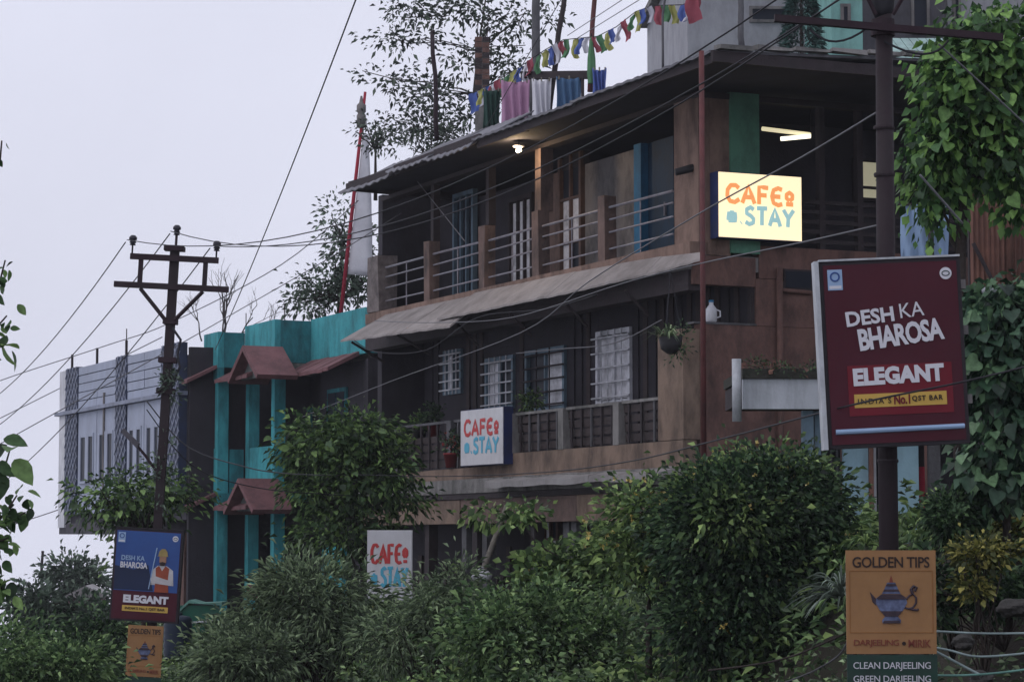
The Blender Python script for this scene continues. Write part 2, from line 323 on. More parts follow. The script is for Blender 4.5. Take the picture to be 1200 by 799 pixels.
M['f_white'] = pm('flag_white', (0.62, 0.62, 0.68), (0.54, 0.54, 0.6), 5, 0.9, 0.1, dirt_amt=0.1)
M['f_red'] = pm('flag_red', (0.36, 0.09, 0.12), (0.288, 0.072, 0.096), 5, 0.9, 0.1, dirt_amt=0.1)
M['f_green'] = pm('flag_green', (0.09, 0.22, 0.11), (0.072, 0.176, 0.088), 5, 0.9, 0.1, dirt_amt=0.1)
M['f_yellow'] = pm('flag_yellow', (0.42, 0.42, 0.14), (0.336, 0.336, 0.112), 5, 0.9, 0.1, dirt_amt=0.1)
M['pot_dark'] = pm('dark_plant_pot', (0.03, 0.03, 0.035), None, 5, 0.6, 0.05)
M['pot_red'] = pm('red_plant_pot', (0.25, 0.035, 0.04), None, 5, 0.6, 0.05)
M['pinkwall'] = pm('pink_wall', (0.40, 0.24, 0.26), (0.32, 0.19, 0.21), 1, 0.85, 0.1, 0.6)
# foliage
M['lf_dark'] = leafmat('leaf_dark', (0.014, 0.032, 0.02), (0.032, 0.066, 0.034), (0.07, 0.12, 0.05))
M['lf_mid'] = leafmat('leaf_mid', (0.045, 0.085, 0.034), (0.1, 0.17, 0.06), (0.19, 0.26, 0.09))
M['lf_bush'] = leafmat('leaf_bush', (0.022, 0.05, 0.022), (0.05, 0.1, 0.038), (0.12, 0.19, 0.06), 0.25, 0.55)
M['lf_pale'] = leafmat('leaf_pale', (0.075, 0.115, 0.07), (0.13, 0.185, 0.105), (0.2, 0.26, 0.145))
M['lf_under'] = leafmat('leaf_under', (0.036, 0.078, 0.036), (0.09, 0.16, 0.065), (0.16, 0.235, 0.095))
M['lf_vine'] = leafmat('leaf_vine', (0.03, 0.08, 0.03), (0.06, 0.14, 0.045), (0.13, 0.23, 0.06), 0.3, 0.45)
M['lf_vinedk'] = leafmat('leaf_vine_dark', (0.02, 0.05, 0.034), (0.04, 0.088, 0.05), (0.08, 0.14, 0.07), 0.2, 0.4)
M['lf_tree'] = leafmat('leaf_tree', (0.03, 0.042, 0.036), (0.045, 0.062, 0.048), (0.065, 0.088, 0.062), 0.25)
M['lf_blue'] = leafmat('leaf_cypress', (0.02, 0.055, 0.05), (0.03, 0.075, 0.065), (0.05, 0.10, 0.085), 0.15)
M['lf_yel'] = leafmat('leaf_yellow', (0.04, 0.06, 0.02), (0.10, 0.115, 0.03), (0.22, 0.20, 0.055))
M['lf_yucca'] = leafmat('leaf_yucca', (0.11, 0.15, 0.12), (0.16, 0.20, 0.165), (0.22, 0.27, 0.22), 0.15)
M['lf_far'] = leafmat('leaf_far', (0.05, 0.075, 0.055), (0.07, 0.105, 0.075), (0.10, 0.14, 0.10), 0.25)
M['flower'] = leafmat('yellow_flower', (0.40, 0.28, 0.06), (0.55, 0.42, 0.12), (0.6, 0.52, 0.25), 0.2)
M['flowerred'] = leafmat('red_flower', (0.35, 0.03, 0.04), (0.4, 0.05, 0.05), (0.5, 0.10, 0.08), 0.2)

# ------------------------------------------------------------------ foliage helpers
def nrm(a): return a / np.maximum(np.linalg.norm(a, axis=1, keepdims=True), 1e-9)
def leaf_arrays(C, D, size, ratio=0.45, fold=0.12, droop=0.15):
    n = len(C); R = nrm(rng.normal(size=(n, 3)) + np.array([0, 0, 0.9]))
    D = nrm(D); S = nrm(np.cross(D, R)); U = np.cross(S, D)
    l = size[:, None]; wd = l * ratio * 0.5
    base = C; tip = C + D * l - np.array([0, 0, 1.0]) * l * droop
    mid = C + D * l * 0.48
    le = mid + S * wd + U * l * fold; ri = mid - S * wd + U * l * fold
    V = np.stack([base, le, tip, ri], 1).reshape(-1, 3)
    b = (np.arange(n) * 4)[:, None]
    T = np.concatenate([b + np.array([[0, 2, 1]]), b + np.array([[0, 3, 2]])], 1).reshape(-1, 3)
    return V, T
def tri_mesh(name, V, T):
    me = bpy.data.meshes.new(name)
    me.vertices.add(len(V)); me.vertices.foreach_set('co', V.astype(np.float32).ravel())
    me.loops.add(len(T) * 3); me.loops.foreach_set('vertex_index', T.astype(np.int32).ravel())
    me.polygons.add(len(T)); me.polygons.foreach_set('loop_start', np.arange(0, len(T) * 3, 3, dtype=np.int32))
    me.polygons.foreach_set('loop_total', np.full(len(T), 3, dtype=np.int32))
    me.update(calc_edges=True); return me
def clump_points(blobs, nclump, per, crad, shell=0.45, flat=0.75):
    """blobs: (cx,cy,cz,rx,ry,rz,weight). returns leaf bases, out directions, clump centres."""
    bl = np.array(blobs, float); wts = bl[:, 6] / bl[:, 6].sum()
    idx = rng.choice(len(bl), nclump, p=wts)
    d = nrm(rng.normal(size=(nclump, 3)))
    r = rng.random(nclump) ** shell
    wi = rng.random(nclump) < 0.14; r[wi] = rng.uniform(1.0, 1.32, wi.sum()); d[wi, 2] = np.abs(d[wi, 2]) * .8
    c = bl[idx, :3] + d * bl[idx, 3:6] * r[:, None]
    P = np.repeat(c, per, 0); O = np.repeat(d * r[:, None], per, 0)
    off = rng.normal(size=P.shape) * crad * np.array([1, 1, flat])
    return P + off, nrm(O * 0.8 + off / crad * 0.5 + rng.normal(size=P.shape) * 0.45), c
BIGLEAF = {}
def bigleaf(kind):
    if kind in BIGLEAF: return BIGLEAF[kind]
    if kind == 'heart':
        o = [(0, 0), (-0.28, -0.10), (-0.50, 0.08), (-0.52, 0.36), (-0.34, 0.68), (0, 1.0), (0.34, 0.68), (0.52, 0.36), (0.50, 0.08), (0.28, -0.10)]
    elif kind == 'lance':
        o = [(0, 0), (-0.10, 0.12), (-0.17, 0.35), (-0.15, 0.6), (0, 1.0), (0.15, 0.6), (0.17, 0.35), (0.10, 0.12)]
    else:
        o = [(0, 0), (-0.16, 0.10), (-0.30, 0.32), (-0.30, 0.55), (-0.16, 0.82), (0, 1.0), (0.16, 0.82), (0.30, 0.55), (0.30, 0.32), (0.16, 0.10)]
    tipi = o.index((0, 1.0)); n = len(o)
    vs = [(x, y, 0.28 * abs(x) - 0.22 * y * y) for x, y in o] + [(0, 0.45, -0.05)]
    fs = [(i, (i + 1) % n, n) for i in range(n)]
    me = bpy.data.meshes.new('leaf_' + kind); me.from_pydata(vs, [], fs)
    me.polygons.foreach_set('use_smooth', [True] * len(me.polygons)); me.update(); BIGLEAF[kind] = me
    return me
def single_leaves(parent, P, D, size, kind, mat, name='leaf'):
    me = bigleaf(kind)
    key = (kind, mat.name)
    if key not in BIGLEAF:
        m2 = me.copy(); m2.materials.clear(); m2.materials.append(mat); BIGLEAF[key] = m2
    m2 = BIGLEAF[key]
    for p, d, s in zip(P, D, size):
        d = Vector(d).normalized(); up = Vector(rng.normal(size=3) * 0.6) + Vector((-0.15, -0.4, 0.85))
        x = d.cross(up).normalized(); z = x.cross(d)
        mt = Matrix((x, d, z)).transposed().to_4x4()
        o = bpy.data.objects.new(name, m2); COL.objects.link(o); o.parent = parent
        o.location = Vector(p); o.rotation_euler = mt.to_euler(); o.scale = (s, s, s)
def limb(mb, a, b, r0, r1, k=5, wob=0.06, n=6):
    a = Vector(a); b = Vector(b); ln = (b - a).length; pts = []; rr = []
    for i in range(k + 1):
        f = i / k; p = a.lerp(b, f)
        if 0 < i < k: p += Vector((rnd.uniform(-1, 1), rnd.uniform(-1, 1), rnd.uniform(-.5, .8))) * wob * ln
        pts.append(p); rr.append(r0 + (r1 - r0) * f)
    mb.tube(pts, rr, n)
    return pts
def plant(name, label, cat, base, blobs, nclump, per, crad, size, lmat, stem=M['bark'], trunk=None, nlimb=14, r0=0.03, group=None,
          ratio=0.45, droop=0.2, outd=None, singles=0, skind='oval', shell=0.45, down=0.0, flowers=0, flmat=None, stemname='stem', crownname='foliage', smat=None, ssize=1.15, limbr=0.011):
    base = Vector(base)
    o = empty(name, base, 0, label, cat, group)
    P, D, c = clump_points(blobs, nclump, per, crad, shell)
    D = nrm(D + np.array([0, 0, -down]))
    S = size * rng.uniform(0.5, 1.4, len(P))
    rel = P - np.array(base)
    if singles:
        key = P[:, 1] + rng.random(len(P)) * 0.35 * (P[:, 1].max() - P[:, 1].min())
        idx = np.argsort(key)[:singles]; rest = np.ones(len(P), bool); rest[idx] = False
        single_leaves(o, rel[idx], D[idx], S[idx] * ssize, skind, smat or lmat)
        rel2, D2, S2 = rel[rest], D[rest], S[rest]
    else: rel2, D2, S2 = rel, D, S
    V, T = leaf_arrays(rel2, D2, S2, ratio, 0.12, droop)
    f = link(crownname, tri_mesh(crownname, V, T), lmat, o); f['kind'] = 'stuff'
    mb = MB(); cr = c - np.array(base)
    if trunk:
        tpts = [Vector(p) - base for p in trunk]; m = len(tpts)
        mb.tube(tpts, [r0 * (1 - 0.55 * i / max(1, m - 1)) for i in range(m)], 8)
    else: tpts = [Vector((0, 0, -0.1)), Vector((0, 0, 0.25))]
    sel = rng.choice(len(cr), min(nlimb, len(cr)), replace=False)
    for i in sel:
        e = Vector(cr[i])
        s = min(tpts[1:] if len(tpts) > 1 else tpts, key=lambda q: (q - e).length + max(0, q.z - e.z) * 3)
        limb(mb, s, e, r0 * 0.4, limbr * 0.45, 5, 0.07, 5)
    mb.build(stemname, stem, o, smooth=True)
    if flowers:
        idx = rng.choice(len(P), flowers * 3, replace=False)
        sc_ = (D[idx] @ np.array([-0.2, -0.7, 0.7])); idx = idx[np.argsort(-sc_)[:flowers]]
        pf = np.repeat(rel[idx], 5, 0); df = rng.normal(size=pf.shape) + np.array([0, -0.6, 0.4])
        V, T = leaf_arrays(pf, df, np.full(len(pf), size * 0.5), 0.8, 0.1, 0)
        g = link('blossoms', tri_mesh('blossoms', V, T), flmat, o); g['kind'] = 'stuff'
    return o

# ------------------------------------------------------------------ ground, road
def ip(x, xs, ys): return float(np.interp(x, xs, ys))
def zbase(t): return ip(t, [-40, -20, -8, -3, 0, 5, 10, 18, 26, 36, 60, 200, 3000], [1.9, 1.8, 1.5, 0.95, 0.6, 0.4, 0.2, 0.0, -0.7, -3, -10, -60, -900])
def zroad(t): return ip(t, [-60, -30, -16, 2, 20, 40, 70, 200, 3000], [0.2, 0, 0.05, -1.1, -2.0, -4.2, -12, -62, -905])
def sstep(a, b, x):
    f = min(1, max(0, (x - a) / (b - a))); return f * f * (3 - 2 * f)
def ground_z(x, y):
    t, n = tn(x, y)
    zb, zr = zbase(t), zroad(t)
    lo = 2.2 + 1.4 * sstep(-4, -12, t)
    f = sstep(6.5, lo, n) if n > lo else 1.0
    z = zr + (zb - zr) * f
    if n > 6.5 and n < 15.5: z = zr - 0.05
    if n >= 15.5: z = zr - 0.05 - (n - 15.5) * 0.35          # valley side falls away
    if n < -6.0:
        rise = (-n - 6.0) * 0.42 * sstep(16, 4, t)
        z += min(rise, 5.5 + (-n - 6) * 0.12)
    return z + 0.10 * math.sin(x * 1.7 + 0.6 * y) * math.cos(y * 1.3) * (1 if n < 5.5 else 0)
def grid(vals):
    return np.array(sorted(set(np.round(vals, 3))))
def ground():
    ts = grid(np.concatenate([np.arange(-60, 45, 0.8), np.arange(45, 120, 5), np.arange(120, 601, 40)]))
    ns = grid(np.concatenate([np.arange(-300, -40, 20), np.arange(-40, -8, 2), np.arange(-8, 17, 0.5), np.arange(17, 60, 4), np.arange(60, 401, 40)]))
    V = []; idx = {}
    for i, t in enumerate(ts):
        for j, n in enumerate(ns):
            p = W(t, n); V.append((p.x, p.y, ground_z(p.x, p.y)))
    nn = len(ns)
    Fs = [(i * nn + j, i * nn + j + 1, (i + 1) * nn + j + 1, (i + 1) * nn + j) for i in range(len(ts) - 1) for j in range(nn - 1)]
    me = bpy.data.meshes.new('ground'); me.from_pydata(V, [], Fs); me.update()
    me.polygons.foreach_set('use_smooth', [True] * len(me.polygons))
    tag(link('ground', me, M['soil']), kind='structure')
    V = []; Fs = []
    tt = np.arange(-60, 70, 1.0)
    for i, t in enumerate(tt):
        for n in (6.9, 15.2):
            p = W(t, n); V.append((p.x, p.y, zroad(t) - 0.02))
        if i: b = 2 * i; Fs.append((b - 2, b - 1, b + 1, b))
    me = bpy.data.meshes.new('road'); me.from_pydata(V, [], Fs); me.update()
    tag(link('road', me, M['asphalt']), kind='structure')
ground()

# ------------------------------------------------------------------ writing helpers
def text_mesh(body, wd, ht, bold=0.0, shear=0.0, spacing=1.0):
    cu = bpy.data.curves.new('lettering', 'FONT'); cu.body = body; cu.size = 1.0; cu.offset = bold; cu.extrude = 0.002
    cu.resolution_u = 3; cu.shear = shear; cu.space_character = spacing
    ob = bpy.data.objects.new('lettering', cu); COL.objects.link(ob)
    dg = bpy.context.evaluated_depsgraph_get(); dg.update()
    me = bpy.data.meshes.new_from_object(ob.evaluated_get(dg)); bpy.data.objects.remove(ob); bpy.data.curves.remove(cu)
    n = len(me.vertices); co = np.empty(n * 3, np.float32); me.vertices.foreach_get('co', co); co = co.reshape(-1, 3)
    lo, hi = co[:, :2].min(0), co[:, :2].max(0)
    q = np.zeros_like(co)
    q[:, 0] = ((co[:, 0] - lo[0]) / (hi[0] - lo[0]) - 0.5) * wd
    q[:, 2] = ((co[:, 1] - lo[1]) / (hi[1] - lo[1]) - 0.5) * ht
    q[:, 1] = -co[:, 2]
    me.vertices.foreach_set('co', q.ravel()); me.update(); me.materials.clear(); return me
def text(body, wd, ht, mat, parent, x, y, z, roll=0.0, bold=0.02, shear=0.0, spacing=1.0, name='lettering'):
    return link(name, text_mesh(body, wd, ht, bold, shear, spacing), mat, parent, (x, y, z), (0, roll, 0))
GLY = {
 'C': (0.8, [[(0.75, 0.82), (0.55, 0.97), (0.25, 0.95), (0.05, 0.7), (0.03, 0.35), (0.2, 0.06), (0.5, 0.02), (0.78, 0.2)]]),
 'A': (0.85, [[(0.02, 0.0), (0.4, 0.98), (0.8, 0.0)], [(0.17, 0.35), (0.65, 0.35)]]),
 'F': (0.7, [[(0.08, 0.0), (0.08, 0.97), (0.65, 0.95)], [(0.08, 0.52), (0.55, 0.52)]]),
 'E': (0.75, [[(0.68, 0.9), (0.45, 0.98), (0.15, 0.85), (0.05, 0.5), (0.15, 0.13), (0.45, 0.02), (0.7, 0.1)], [(0.05, 0.5), (0.58, 0.5)]]),
 'S': (0.7, [[(0.62, 0.85), (0.4, 0.98), (0.12, 0.85), (0.12, 0.62), (0.4, 0.5), (0.6, 0.35), (0.58, 0.12), (0.3, 0.02), (0.03, 0.15)]]),
 'T': (0.75, [[(0.0, 0.95), (0.74, 0.97)], [(0.37, 0.95), (0.36, 0.0)]]),
 'Y': (0.8, [[(0.02, 0.98), (0.38, 0.5)], [(0.76, 0.98), (0.38, 0.5), (0.34, 0.0)]]),
 'o': (0.55, [[(0.27, 0.32), (0.08, 0.45), (0.08, 0.65), (0.27, 0.78), (0.45, 0.65), (0.45, 0.45), (0.27, 0.32)], [(0.05, 0.12), (0.5, 0.12)]]),
 '.': (0.25, [[(0.08, 0.06), (0.13, 0.1)]]),
 'b': (0.75, [[(0.1, 0.16), (0.6, 0.16), (0.6, 0.55), (0.1, 0.55), (0.1, 0.16)], [(0.12, 0.35), (0.6, 0.35)], [(0.2, 0.45), (0.55, 0.25)], [(0.2, 0.6), (0.5, 0.6)]]),
}
def stroke_word(word, wd, ht, mat, parent, x, y, z, thick, roll=0.0, name='lettering'):
    mb = MB(); cur = 0.0; segs = []
    for ch in word:
        adv, st = GLY[ch]
        for s in st: segs.append([(px + cur, pz) for px, pz in s])
        cur += adv + 0.14
    tot = cur - 0.14; kx = wd / tot
    for s in segs:
        pts = [((px - tot / 2) * kx, 0, (pz - 0.5) * ht) for px, pz in s]
        sm = []
        for i in range(len(pts) - 1):
            a, b = Vector(pts[i]), Vector(pts[i + 1]); sm += [a, a.lerp(b, 0.5)]
        sm.append(Vector(pts[-1]))
        mb.tube(sm, thick / 2, 8)
    mb.v = [(a, b * 0.12, c) for a, b, c in mb.v]
    return mb.build(name, mat, parent, (x, y, z), (0, roll, 0))

# =================================================================== CAFE HOUSE
def make_cafe():
    ZF, ZG = 5.5, 2.67
    c = empty('cafe_house', (CX, CY, 0), ROT, 'three-storey brown cafe house with railed balconies and dark overhanging roof', 'house')
    TE = tp(437, 0)
    # --- floors and back walls
    box('floor_slab', M['concrete'], c, 0.02, TE, -6, 0.14, ZF - 0.22, ZF - 0.02)
    box('floor_slab', M['concrete'], c, 0.02, TE, -6, 0.40, ZG - 0.25, ZG - 0.03)
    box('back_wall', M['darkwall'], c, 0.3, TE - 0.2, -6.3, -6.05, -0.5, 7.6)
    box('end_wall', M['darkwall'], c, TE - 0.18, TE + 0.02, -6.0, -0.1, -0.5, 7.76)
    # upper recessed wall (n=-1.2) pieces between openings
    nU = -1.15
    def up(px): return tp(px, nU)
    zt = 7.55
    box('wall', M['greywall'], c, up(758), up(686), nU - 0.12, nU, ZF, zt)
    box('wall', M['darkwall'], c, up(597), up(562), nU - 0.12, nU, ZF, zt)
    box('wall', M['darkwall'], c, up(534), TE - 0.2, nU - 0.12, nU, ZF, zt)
    box('wall', M['darkwall'], c, up(562), up(534), nU - 0.14, nU - .03, ZF, zt)
    # window between: x from 6.15 to up(622)
    def window(t0, t1, z0, z1, n, cols, rows, fm, curtains, name='window', bars=0, bmat=None):
        f = MB(); fw = 0.07
        f.box(t0, t0 + fw, n - 0.04, n + 0.05, z0, z1).box(t1 - fw, t1, n - 0.04, n + 0.05, z0, z1)
        f.box(t0 + fw, t1 - fw, n - 0.04, n + 0.048, z0, z0 + fw).box(t0 + fw, t1 - fw, n - 0.04, n + 0.048, z1 - fw, z1)
        fo = f.build(name, fm, c)
        cw = (t1 - t0 - 2 * fw) / cols; rh = (z1 - z0 - 2 * fw) / rows
        for i in range(cols):
            for k in range(rows):
                x0 = t0 + fw + i * cw; zz = z0 + fw + k * rh
                box('pane', M['curtain'] if (i, k) in curtains else M['glass'], fo, x0 + 0.02, x0 + cw - 0.02, n - 0.02, n - 0.01, zz + 0.02, zz + rh - 0.02)
        for i in range(1, cols):
            box('mullion', fm, fo, t0 + fw + i * cw - 0.025, t0 + fw + i * cw + 0.025, n - 0.03, n + 0.04, z0 + fw, z1 - fw)
        for k in range(1, rows):
            box('transom', fm, fo, t0 + fw, t1 - fw, n - 0.03, n + 0.035, z0 + fw + k * rh - 0.02, z0 + fw + k * rh + 0.02)
        for i in range(bars):
            xx = t0 + (i + 1) * (t1 - t0) / (bars + 1)
            MB().tube([(xx, n + 0.07, z0), (xx, n + 0.07, z1)], 0.012, 5).build('grille_bar', bmat or fm, fo)
        return fo
    window(up(684), up(657), ZF + 0.1, zp(670, 176, nU), nU, 2, 3, M['brownframe'], {(0, 1), (1, 0), (1, 1)})
    box('wall', M['darkwall'], c, up(684), up(657), nU - 0.12, nU, zp(670, 176, nU) + .002, zt)
    box('wall', M['postpeach'], c, up(656.5), up(628), nU - 0.12, nU + 0.02, ZF, zt)
    window(up(626), up(598), ZF + 0.3, zp(610, 230, nU), nU, 3, 1, M['darkwood'], {(0, 0), (1, 0), (2, 0)})
    box('wall', M['darkwall'], c, up(627.5), up(597), nU - 0.1, nU, zp(610, 230, nU) + .002, zt)
    window(up(560), up(536), ZF + 0.3, zp(548, 225, nU), nU + 0.05, 3, 1, M['bluesteel'], set(), 'window')
    # blue doorway with bright jamb
    d = box('door', M['navydoor'], c, up(796), up(766), nU + .03, nU + .08, ZF, zt)
    box('door_jamb', M['bluepaint'], c, up(766) + .003, up(757.5), nU - .05, nU + .2, ZF, zt)
    box('door_handle', M['rail'], d, up(788), up(787), nU + .09, nU + .12, 6.4, 6.6)
    # end panel at the corner, front and side
    box('corner_wall', M['peach'], c, 0.0, tp(791, 0), -0.16, 0.0, ZF - 0.02, 7.62)
    box('wall', M['darkwall'], c, tp(791, 0), up(796) - .01, -1.3, -1.2, ZF, zt)
    box('side_wall', M['peach'], c, 0.0, 0.16, -sp_(857, 0), -0.165, ZF - 0.02, 7.62)
    sgc = (sp_(856, 0), sp_(890, 0))
    box('column', M['greencol'], c, -0.04, 0.22, -sgc[1], -sgc[0], ZF + 0.02, 7.7)
    # side parapet under the open veranda
    box('side_parapet', M['redbrown'], c, 0.0, 0.16, -6, -sgc[1] - 0.005, ZF - 0.3, ZF + 0.14)
    box('veranda_back_wall', M['darkwall'], c, 1.4, 1.5, -6, -sgc[0] - 0.3, ZF, 7.6)
    for k in range(5):
        zz = ZF + 0.22 + k * 0.135
        MB().box(0.03, 0.07, -6, -sgc[1] - 0.02, zz, zz + 0.055).build('veranda_rail', M['darkwood'], c)
    for px in (963, 1008, 1046):
        s = sp_(px, 0); box('veranda_post', M['darkwood'], c, 0.02, 0.12, -s - 0.09, -s, ZF + 0.145, 7.6)
    # lit window at the back of the veranda
    s0, s1 = sp_(1006, 1.35), sp_(1042, 1.35)
    z0, z1 = zs(1020, 232, 1.35), zs(1020, 190, 1.35)
    lw = MB().box(1.33, 1.395, -s1 - .05, -s0, z0 - .05, z0).box(1.33, 1.395, -s1 - .05, -s0, z1, z1 + .05).box(1.33, 1.395, -s0, -s0 + .05, z0 - .05, z1 + .05).build('lit_window', M['darkwood'], c)
    box('pane', M['litpane'], lw, 1.37, 1.38, -s1, -s0, z0, z1)
    box('transom', M['darkwood'], lw, 1.345, 1.368, -s1, -s0, z0 + 0.13, z0 + 0.17)
    # upper balcony kerb, posts, rails
    box('balcony_kerb', M['peach'], c, 0.0, TE, -0.14, 0.145, ZF - 0.02, ZF + 0.15)
    pts = [tp(797, 0) - 0.02, tp(712, 0), tp(634, 0), tp(571, 0), tp(506, 0), tp(446, 0)]
    for i, t in enumerate(pts):
        if i == 0: continue
        if i == len(pts) - 1:
            box('end_pier', M['brickpier'], c, t - 0.28, t + 0.26, -0.2, 0.16, ZF + 0.16, ZF + 1.12, 0.015)
        else:
            box('balcony_post', M['postpeach'], c, t - 0.11, t + 0.11, -0.09, 0.10, ZF + 0.152, ZF + 1.15 if i > 1 else ZF + 1.1, .008)
    box('column', M['postpeach'], c, tp(634, 0) - 0.10, tp(634, 0) + 0.10, -0.16, 0.05, ZF + 1.152, 7.6)
    box('column', M['darkwood'], c, tp(571, 0) - 0.06, tp(571, 0) + 0.06, -0.12, 0.0, ZF + 1.152, 7.6)
    box('column', M['darkwood'], c, tp(506, 0) - 0.06, tp(506, 0) + 0.06, -0.12, 0.0, ZF + 1.152, 7.6)
    edges = [tp(791, 0)] + pts[1:]
    for i in range(len(edges) - 1):
        a = edges[i] + (0.0 if i == 0 else 0.11); b = edges[i + 1] - (0.11 if i < len(edges) - 2 else 0.28)
        for k, zz in enumerate((ZF + 0.33, ZF + 0.57, ZF + 0.76, ZF + 0.92)):
            MB().tube([(a, 0.02, zz), (b, 0.02, zz + rnd.uniform(-.015, .015))], 0.014 if k < 3 else 0.019, 6).build('rail', M['rail'], c)
        MB().tube([((a + b) / 2, 0.02, ZF + 0.15), ((a + b) / 2, 0.02, ZF + 0.92)], 0.012, 5).build('baluster', M['rail'], c)
    # --- mid canopy: sloping cement sheets, each its own piece
    def sheet(name, t0, t1, n0, z0, n1, z1, mat, th=0.03, waves=0, sag=0.0, parent=c, amp=0.022):
        mb = MB(); k = max(2, waves * 4) if waves else 6; vs = []
        for i in range(k + 1):
            f = i / k; t = t0 + (t1 - t0) * f
            dz = amp * math.cos(i * math.pi / 2) if waves else 0.012 * math.sin(f * 9 + t0)
            sg = -sag * math.sin(math.pi * f)
            vs += [(t, n0, z0 + dz), (t, n1, z1 + dz + sg), (t, n1, z1 + dz + sg - th), (t, n0, z0 + dz - th)]
        fs = []
        for i in range(k):
            a = i * 4; b = a + 4
            fs += [(a, a + 1, b + 1, b), (a + 1, a + 2, b + 2, b + 1), (a + 2, a + 3, b + 3, b + 2), (a + 3, a, b, b + 3)]
        fs += [(0, 3, 2, 1), (k * 4, k * 4 + 1, k * 4 + 2, k * 4 + 3)]
        return mb.add(vs, fs).build(name, mat, parent, smooth=False)
    def canopy_piece(A, B, dz):
        vs = []; k = 8
        for i in range(k + 1):
            f = i / k; px = A[0] + (B[0] - A[0]) * f; yi = A[1] + (B[1] - A[1]) * f; nn = A[2] + (B[2] - A[2]) * f; yo = A[3] + (B[3] - A[3]) * f
            t = tp(px, nn); zi = min(5.60, max(5.42, zp(px, yi, .15))) + dz; zo_ = min(zp(px, yo, nn), zi - .04) + dz + .006 * math.sin(px * .31)
            vs += [(t, .15, zi), (t, nn, zo_), (t, nn, zo_ - .03), (t, .15, zi - .03)]
        fs = []
        for i in range(k):
            p = i * 4; q = p + 4; fs += [(p, p + 1, q + 1, q), (p + 1, p + 2, q + 2, q + 1), (p + 2, p + 3, q + 3, q + 2), (p + 3, p, q, q + 3)]
        fs += [(0, 3, 2, 1), (k * 4, k * 4 + 1, k * 4 + 2, k * 4 + 3)]
        MB().add(vs, fs).build('canopy_sheet', M['cement'], c)
    N1 = [(822, 296, .22, 303), (757, 305, .40, 321), (700, 315, .52, 334), (641, 326, .62, 347), (575, 340, .72, 361), (512, 352, .80, 373)]
    N2 = [(527, 349, .9, 379), (470, 360, .98, 387), (430, 371, .98, 393), (399, 378, .98, 396)]
    for i in range(len(N1) - 1): canopy_piece(N1[i], N1[i + 1], .006 * (i % 2))
    for i in range(len(N2) - 1): canopy_piece(N2[i], N2[i + 1], -.035 + .006 * (i % 2))
    for t in (1.2, 3.1, 5.0, 7.0, 9.0, 11.0):
        MB().tube([(t, 0.14, ZF - 0.75), (t, 0.5 if t < 8 else 0.75, ZF - 0.42)], 0.025, 5).build('canopy_bracket', M['darkwood'], c)
    box('balcony_beam', M['darkwood'], c, 0.05, TE, -0.1, 0.14, ZF - 0.5, ZF - 0.225)
    # --- lower storey
    nL = -0.9
    segs = [(522, 543, 410, 462), (571, 604, 418, 480), (618, 664, 408, 482), (701, 741, 386, 474)]
    wins = []
    for a, b, y0, y1 in segs:
        t1, t0 = tp(a, nL), tp(b, nL); pm_ = (a + b) / 2
        wins.append((t0, t1, zp(pm_, y1, nL), zp(pm_, y0, nL)))
    wins.sort()
    prev = 0.2
    for i, (t0, t1, z0, z1) in enumerate(wins):
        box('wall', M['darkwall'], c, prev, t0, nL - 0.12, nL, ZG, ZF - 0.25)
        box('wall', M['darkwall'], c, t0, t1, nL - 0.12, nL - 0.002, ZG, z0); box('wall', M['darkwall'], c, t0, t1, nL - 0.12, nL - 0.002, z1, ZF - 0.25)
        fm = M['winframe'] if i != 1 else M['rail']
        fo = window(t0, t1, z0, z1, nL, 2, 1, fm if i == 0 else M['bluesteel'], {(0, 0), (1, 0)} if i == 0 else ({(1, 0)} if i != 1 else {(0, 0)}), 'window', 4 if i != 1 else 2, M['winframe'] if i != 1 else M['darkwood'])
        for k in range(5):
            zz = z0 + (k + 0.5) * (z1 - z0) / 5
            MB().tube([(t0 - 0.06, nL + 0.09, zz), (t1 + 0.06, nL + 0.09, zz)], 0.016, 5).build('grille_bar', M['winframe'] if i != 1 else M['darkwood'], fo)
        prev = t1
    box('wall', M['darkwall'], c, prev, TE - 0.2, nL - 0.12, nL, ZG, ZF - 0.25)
    # vertical boards between windows on the lower front
    t = 0.5
    while t < TE - 0.6:
        if not any(a - 0.12 < t < b + 0.02 for a, b, _, _ in wins):
            box('wall_board', M['slat'] if rnd.random() < .6 else M['greywood'] if rnd.random() < .25 else M['darkwall'], c, t, t + 0.13, nL + 0.002, nL + 0.02 + rnd.uniform(0, .01), ZG, ZF - 0.3)
        t += 0.27
    # corner block of lower storey
    zc = 4.48
    box('corner_pillar', M['tan'], c, 0.0, 0.72, 0.0, 0.25, ZG + 0.34, zc)
    box('parapet', M['tan'], c, 0.0, tp(597, .25), 0.05, 0.26, ZG - 0.02, ZG + 0.33)
    box('parapet', M['tan'], c, tp(597, .25) + 0.01, TE, 0.05, 0.22, ZG - 0.04, ZG + 0.16)
    sA = sp_(828, 0); sB = sp_(886, 0); zo = zs(858, 381, 0)
    box('side_wall', M['redbrown'], c, -0.01, 0.15, -6, 0.0, 0.3, zo)
    box('side_wall', M['redbrown'], c, -0.01, 0.15, -6, -sB, zo + 0.005, ZF - 0.31)
    box('side_lintel', M['redbrown'], c, 0.0, 0.16, -sB - .002, 0.1, ZF - 0.42, ZF - 0.03)
    box('side_opening_frame', M['darkwood'], c, 0.03, 0.12, -sB, -sB + 0.06, zo, ZF - 0.43)
    # items in the side opening
    box('sill_board', M['greywood'], c, -0.02, 0.17, -sB, -sA + 0.2, zo + 0.003, zo + 0.03)
    # second small side window in the red wall
    s0, s1 = sp_(918, 0), sp_(952, 0); za, zb = zs(935, 340, 0), zs(935, 316, 0)
